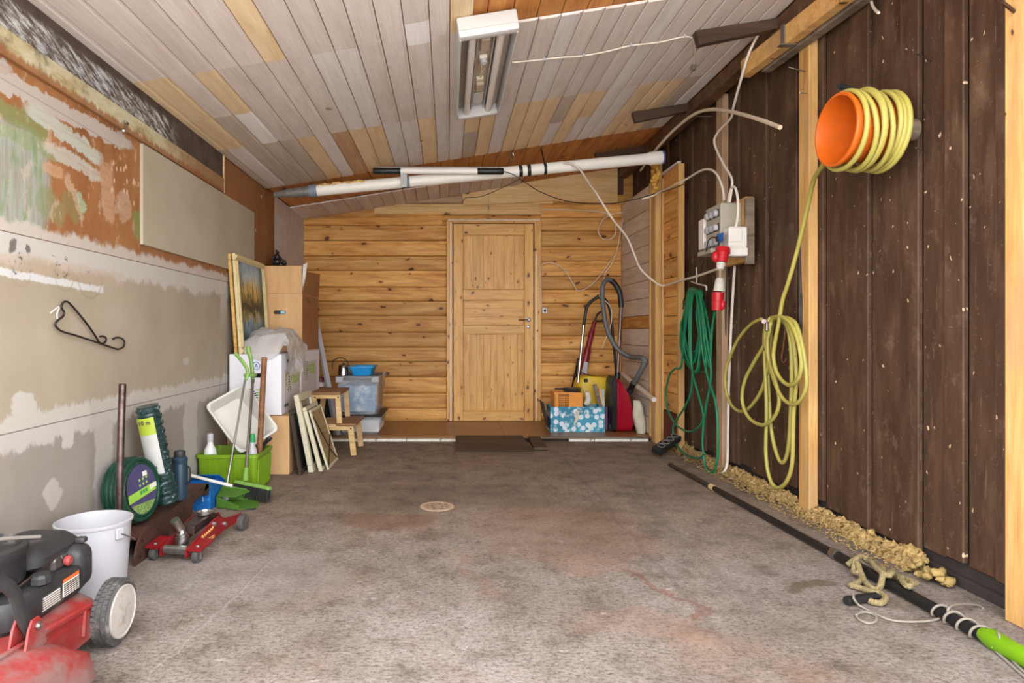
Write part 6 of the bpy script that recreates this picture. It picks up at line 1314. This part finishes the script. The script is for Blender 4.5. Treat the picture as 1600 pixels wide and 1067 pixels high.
# ---- white cord
wc = [ZR(125, 290, .035), ZR(130, 350, .036), ZR(165, 400, .012), ZR(230, 440, .005), ZR(330, 492, .005), ZR(430, 530, .005), ZR(540, 547, .005), ZR(700, 548, .005), ZR(830, 530, .005), ZR(905, 490, .008)]
pole_at = lambda t: z_+(a_-z_)*t
tA = (z_-PF(1312+.0, 867, .018)).length/dd.length
pr = PF(1310+.1846*950, 870+.1846*470, .02); t1_ = (z_-pr).length/dd.length; side_ = dn.cross(Vector((0, 0, 1))).normalized(); upv = side_.cross(dn)
for i in range(49):
    t = t1_*(1-i/48*.96)+.005; an = i/12*2*math.pi-1.2; c = pole_at(t); p = c+side_*(.026*math.cos(an))+Vector((0, 0, 1))*(.026*math.sin(an)); p.z = max(p.z, .004); wc.append(p)
wc += [ZR(1340, 640, .05), ZR(1370, 700, .045), ZR(1410, 800, .006), ZR(1480, 890, .005), ZR(1580, 985, .005), ZR(1700, 1100, .005)]
cordm = plain('dirty_white_cord', C(134, 125, 112), .9, var=.1, scale=60)
tag(MB().tube(spline(wc, 3), .0042, 7).build('twine', cordm, None, 60, loc=ZR(700, 548, .005)), 'thin whitish cord wound around the black telescopic pole', 'twine')
tag(MB().tube(spline([ZR(1225, 435, .004), ZR(1180, 410, .005), ZR(1060, 400, .03), ZR(975, 410, .05), ZR(930, 440, .052), ZR(935, 490, .03), ZR(965, 520, .006)], 5), .0042, 7).build('twine', cordm, None, 60, loc=ZR(1060, 400, .01)), 'loose cord end lying over the pole by the wall', 'cord')
tag(MB().tube(spline([ZR(150, 492, .005), ZR(165, 520, .005), ZR(210, 548, .005), ZR(265, 562, .005), ZR(312, 545, .005), ZR(320, 510, .005), ZR(290, 482, .0055), ZR(230, 468, .006), ZR(185, 474, .0055), ZR(152, 490, .0095)], 5), .0042, 7).build('twine', cordm, None, 60, loc=ZR(230, 520, .005)), 'small ring of whitish cord beside the rope', 'cord')
tag(MB().tube(spline([ZR(1235, 690, .005), ZR(1300, 770, .005), ZR(1400, 860, .005), ZR(1571, 1010, .005), ZR(1700, 1120, .005)], 5), .0042, 7).build('twine', cordm, None, 60, loc=ZR(1400, 860, .005)), 'straight whitish cord strand at the lower right corner', 'cord')
# ---- mineral wool along the wall foot (nobody could count it)
random.seed(5); wb_ = MB(); V = []; ny, nc = 420, 11
for i in range(ny+1):
    y = 2.52+(5.25-2.52)*i/ny; hN = .5+.5*mnoise.noise(Vector((0, y*4, 3))); h = .035+.05*hN+.02*mnoise.noise(Vector((1, y*17, 0))); wd = .075+.04*mnoise.noise(Vector((4, y*5, 0)))
    for j in range(nc):
        t = j/(nc-1); x = 1.93-wd*t; z = h*math.cos(t*math.pi/2)**.7 if t < 1 else 0.0; p = Vector((x, y, max(z, 0.0))); d = crumple(p, .018, 34)+crumple(p, .016, 80)+crumple(p, .008, 170); 
        p = p+d; p.z = max(0.001, p.z); p.x = min(p.x, 1.918); V.append(p)
wb_.add(V, [(i*nc+j, i*nc+j+1, (i+1)*nc+j+1, (i+1)*nc+j) for i in range(ny) for j in range(nc-1)])
for i in range(1500):
    y = random.uniform(2.5, 5.25); x = 1.80+random.uniform(-.03, .10); z = random.uniform(.004, .07)*(x-1.72)/.2; s = random.uniform(.002, .007); q = Matrix.Translation((x, y, z+s*.3)) @ Matrix.Rotation(random.uniform(0, 6), 4, 'Z') @ Matrix.Rotation(random.uniform(-1, 1), 4, 'X')
    wb_.box((0, 0, 0), (s*2, s, s*.6), 0, q)
woolm = nmat('yellow_mineral_wool', lambda g: g.ramp(g.noise(g.obj(), 60, 5, .75), [(.3, C(104, 82, 48)), (.5, C(160, 132, 84)), (.7, C(196, 170, 120))]), .95, spec=.1)
tag(wb_.build('mineral_wool', woolm, None, 60, loc=(1.85, 3.8, 0)), 'ragged yellow mineral wool along the foot of the dark wall', 'insulation', kind='stuff')
fo = MB(); 
for i in range(34):
    fo.ball((1.875+random.uniform(-.04, .02), 2.47+random.uniform(-.09, .09), .028+random.uniform(-.02, .03)), random.uniform(.010, .018), (1, 1, .8), 12)
fo.v = [p+crumple(p, .010, 50)+crumple(p, .006, 120) for p in fo.v]
tag(fo.build('foam_lump', plain('yellow_foam', C(156, 130, 78), .9, var=.2, scale=30), None, 60, loc=(1.84, 2.47, 0)), 'lump of yellowish foam at the wall foot by the nearest boards', 'insulation', kind='stuff')
# ---- floor drain
dc = PF(683, 791.5); dr2 = thing('floor_drain', (dc.x, dc.y, 0), 'round metal floor drain in the concrete', 'drain'); Md = Matrix.Translation((dc.x, dc.y, 0)); drm = plain('pale_drain_metal', C(190, 168, 144), .5, .3, var=.2, scale=50)
MB().lathe([(.094, .0), (.094, .003), (.080, .004), (.078, .0015), (.001, .0015)], 36, Md, (True, False)).build('drain_rim', drm, dr2)
MB().lathe([(.074, .0018), (.074, .004), (.001, .004)], 32, Md, (False, False)).build('drain_cover', plain('drain_cover_metal', C(168, 146, 124), .6, .3, var=.3, scale=60), dr2)
for i in range(8):
    for R_ in (.03, .056): a = 2*math.pi*i/8+R_*9; MB().box((R_*math.cos(a), R_*math.sin(a), .0043), (.016, .006, .001), 0, Md).build('drain_slot', plain('slot_dark', C(70, 56, 46), .9) if 'slot_dark' not in bpy.data.materials else bpy.data.materials['slot_dark'], dr2, 0)

# ================================================================ UNDER THE CEILING
def PC(px, py, dz=0.0):
    u = (px-CX)/F; Y = (CZ0-CZ-CSL*XL-dz)/((CY-py)/F-CSL*u); return Vector((u*Y, Y, CZ+(CY-py)*Y/F))
# ---- fluorescent fixture
fx = thing('fluorescent_fixture', (.175, 3.42, ceil_z(.175)-.1), 'white open fluorescent ceiling fixture with two unlit tubes', 'ceiling light'); Mx = Matrix.Translation((.172, 3.42, ceil_z(.172))) @ Matrix.Rotation(-CANG, 4, 'Y')
enam = plain('white_enamel', C(190, 187, 184), .35, var=.02); W2, L2, H2 = .136, .56, .100
def fxb(name, c, d, m, par=fx, bev=.003): return MB().box(c, d, bev, Mx).build(name, m, par, 0)
fxb('top_pan', (0, 0, -.012), (W2*2-.02, L2*2-.02, .02), enam)
cap1 = MB().box((0, -L2+.012, -.050), (W2*2+.004, .05, .094), .010, Mx, seg=2).build('end_cap', enam, fx, 40); fxb('cap_seam', (0, -L2-.0135, -.066), (W2*2+.002, .0015, .002), plain('seam_grey', C(170, 166, 162), .6), cap1, 0)
MB().box((0, L2-.02, -.058), (W2*2-.02, .04, .075), .006, Mx).build('end_cap', enam, fx, 40)
for s in (-1, 1): fxb('side_rail', (s*(W2-.004), 0, -.058), (.008, L2*2-.03, .086), enam)
refl = plain('grey_reflector', C(186, 178, 170), .3, .2)
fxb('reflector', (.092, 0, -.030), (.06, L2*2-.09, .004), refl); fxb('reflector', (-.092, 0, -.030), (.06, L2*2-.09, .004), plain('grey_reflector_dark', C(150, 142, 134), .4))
fxb('gear_tray', (0, 0, -.030), (.075, L2*2-.1, .012), plain('gear_tray_metal', C(176, 166, 152), .4, .3)); fxb('tray_edge', (.040, 0, -.040), (.004, L2*2-.1, .03), enam); fxb('tray_edge', (-.040, 0, -.040), (.004, L2*2-.1, .03), enam)
tubm2 = plain('unlit_tube_glass', C(214, 206, 200), .15, var=.02)
for x in (-.068, .068):
    t = MB().tube([Mx @ Vector((x, -L2+.04, -.062)), Mx @ Vector((x, L2-.035, -.062))], .019, 18).build('tube_lamp', tubm2, fx)
    MB().tube([Mx @ Vector((x, L2-.055, -.062)), Mx @ Vector((x, L2-.032, -.062))], .0195, 16).build('tube_cap', steel, t); fxb('lamp_holder', (x, L2-.045, -.045), (.03, .012, .04), enam)
comp = plain('gear_part_white', C(216, 206, 188), .5); fxb('choke', (0, -.36, -.046), (.045, .12, .022), plain('choke_metal', C(196, 186, 170), .35, .5)); fxb('starter_holder', (0, -.20, -.044), (.04, .04, .018), comp)
MB().lathe([(.018, 0), (.018, .02), (.012, .022), (.011, .018), (.001, .018)], 16, Mx @ Matrix.Translation((0, -.20, -.053)) @ Matrix.Rotation(math.pi, 4, 'X')).build('starter', white_pl, fx)
fxb('terminal_block', (-.004, .06, -.044), (.04, .035, .018), comp); fxb('choke', (0, .17, -.046), (.042, .10, .022), plain('choke_dirty', C(180, 164, 140), .5)); fxb('cover_plate', (0, .36, -.040), (.062, .16, .004), enam)
for k in range(3): MB().tube(spline([Mx @ Vector((-.012+.01*k, -.16, -.045)), Mx @ Vector((-.02+.016*k, -.09, -.055)), Mx @ Vector((.012-.01*k, -.02, -.052)), Mx @ Vector((-.01+.008*k, .05, -.05))], 5), .002, 5).build('lead_wire', plain('lead_yellow', C(206, 178, 110), .6) if k == 0 else comp, fx)
# ---- cable clipped along the ceiling
cpts = [PC(800, 97.5, .012), PC(830, 95, .012), PC(870, 90.5, .012), PC(912, 87, .012), PC(950, 80, .012), PC(985, 71.5, .012), PC(1030, 66, .012), PC(1068, 57.5, .012), PC(1082, 61, .02), PC(1086, 80, .03), PC(1085, 100, .03)]
cable('ceiling_cable', cpts, .005, cableW, 'thin grey cable clipped across the ceiling from the fixture')
for i, (a, c) in enumerate(((850, 92.5), (912, 86), (986, 70.5), (1070, 57))):
    tag(MB().box(PC(a, c, .010), (.012, .022, .020), .003).build('cable_clip', white_pl, None, 0, loc=PC(a, c, .01)), ('white cable clip nearest the ceiling fixture', 'second white cable clip from the ceiling fixture', 'third white cable clip from the ceiling fixture', 'white cable clip at the far right end of the ceiling cable')[i], 'clip', 'clips of the ceiling cable')
tag(MB().box(PC(1083, 106, .02), (.03, .03, .035), .004).build('ceiling_hook', steel, None, 0, loc=PC(1083, 106, .02)), 'small metal hook under the end of the ceiling cable', 'hook')
tag(MB().tube(spline([PC(797, 237, .0), PC(797, 243, .05), PC(800, 249, .06), PC(803, 245, .06), PC(801, 239, .03)], 4), .008, 7).build('ceiling_hook', steel, None, 60, loc=PC(797, 237, 0)), 'bent metal hook at the edge of the ceiling boards', 'hook')
# ---- drain pipe
pw = thing('drain_pipe', (.15, 5.1, 2.2), 'long white plastic drain pipe crossing under the far ceiling', 'pipe'); pvc = plain('white_pvc', C(238, 233, 224), .35, var=.03)
pL, pR = P(434, 303.5, 5.0), P(1034, 246, 5.12); dP = (pR-pL).normalized(); Lpipe = (pR-pL).length
MB().tube([pL+dP*.30, pR-dP*.10], .045, 24).build('pipe_body', pvc, pw); MB().tube([pR-dP*.12, pR-dP*.10, pR, pR+dP*.005], [.045, .053, .053, .045], 24).build('pipe_socket', pvc, pw); MB().tube([pR-dP*.004, pR+dP*.012], .0545, 24).build('blue_ring', plain('blue_grey_ring', C(96, 104, 138), .5), pw)
gt = plain('grey_duct_tape', C(126, 122, 118), .35, .3, var=.2, scale=30); MB().tube([pL-dP*.03, pL+dP*.10, pL+dP*.26], [.020, .036, .042], 18).build('taped_end', gt, pw); MB().tube([pL+dP*.25, pL+dP*.31], .049, 20).build('tape_band', plain('blue_grey_tape', C(120, 132, 146), .5), pw)
ff = MB(); random.seed(9)
for i in range(40):
    t = .32+.36*i/40; p = pL+dP*t; ff.ball(p+Vector((0, -.022+random.uniform(-.01, .008), .034+random.uniform(-.008, .004))), random.uniform(.012, .02), (1.4, 1, .7), 8)
o = ff.build('foam_residue', plain('dry_yellow_foam', C(204, 168, 110), .9, var=.2, scale=30), pw, 60); o['kind'] = 'stuff'
for a in (809.5, 822.5): c = pL+dP*((a-434)/(1034-434)*Lpipe); MB().tube([c-dP*.014, c+dP*.014], .0475, 20).build('black_tape', blk_clean, pw)
c = pL+dP*((848-434)/600*Lpipe); hang = PC(845.5, 233, .0); MB().tube([c-dP*.012, c+dP*.012], .0475, 20).build('black_tape', blk_clean, pw); MB().tube([c+Vector((0, 0, .045)), hang+Vector((0, 0, -.0))], .006, 6).build('hanger_strap', blk_clean, pw)
c = pL+dP*((631-434)/600*Lpipe); MB().tube([c-dP*.03, c+dP*.03], .0485, 20).build('grey_tape', plain('blue_grey_tape2', C(128, 136, 146), .5), pw)
ff = MB()
for i in range(30): ff.ball((1.775+random.uniform(-.01, .03), 5.46+random.uniform(-.05, .03), 2.32+random.uniform(-.14, .10)), random.uniform(.015, .028), (1, 1, 1), 8)
tag(ff.build('foam_seal', plain('orange_foam', C(206, 158, 72), .9, var=.25, scale=30), None, 60, loc=(1.78, 5.46, 2.3)), 'rough orange foam around the pipe end at the far stud', 'foam', kind='stuff')
# ---- work lamp on the pipe
wk = thing('work_lamp', P(685, 268, 4.98), 'slim fluorescent work lamp with black ends taped to the drain pipe', 'lamp')
l0, l1 = P(583, 267, 4.95), P(787, 267.5, 4.95); dL = l1-l0
MB().cyl(l0+dL*.20, l1-dL*.20, .0235, seg=18).build('lamp_glass', plain('lamp_cover', C(236, 230, 224), .2, var=.03), wk); MB().beam(l0+dL*.03+Vector((0, .012, .024)), l1-dL*.03+Vector((0, .012, .024)), .045, .012).build('lamp_back', plain('lamp_alu', C(150, 142, 134), .4, .6), wk, 0)
for a, c in ((0, .215), (.795, 1)): MB().tube([l0+dL*a, l0+dL*(a+(c-a)*.05), l0+dL*(c-(c-a)*.05), l0+dL*c], [.022, .026, .026, .022], 18).build('end_grip', blk_clean, wk)
st_ = l0+dL*.235; MB().beam(st_+Vector((0, .0, -.015)), P(631, 292, 4.97), .05, .012, (0, 1, 0)).build('tape_strip', gt, wk, 0)
# ---- small chain over the door
ch = thing('door_chain', (xb(763), YB-.03, zy(330)), 'short chain hanging above the pine door', 'chain')
for i in range(9):
    z = zy(303)-.020*i-.01; q = Vector((xb(763), YB-.032, z)); d1 = Vector((1, 0, 0)) if i % 2 else Vector((0, 1, 0))
    MB().tube([q+d1*.006*math.cos(t)+Vector((0, 0, .013*math.sin(t))) for t in [k*2*math.pi/12 for k in range(12)]], .0025, 5, closed=True).build('link', steel, ch)
MB().ball((xb(763), YB-.035, zy(344)), .018).build('knob', steel, ch)
cable('thin_cable', [P(722, 318, 6.5), P(728, 309, 6.5), P(745, 308, 6.5), P(763, 303, 6.5), P(785, 293, 6.0), P(812, 280, 5.2)], .004, plain('olive_cable', C(128, 116, 88), .6), 'thin olive cable from the pipe to the board over the door')
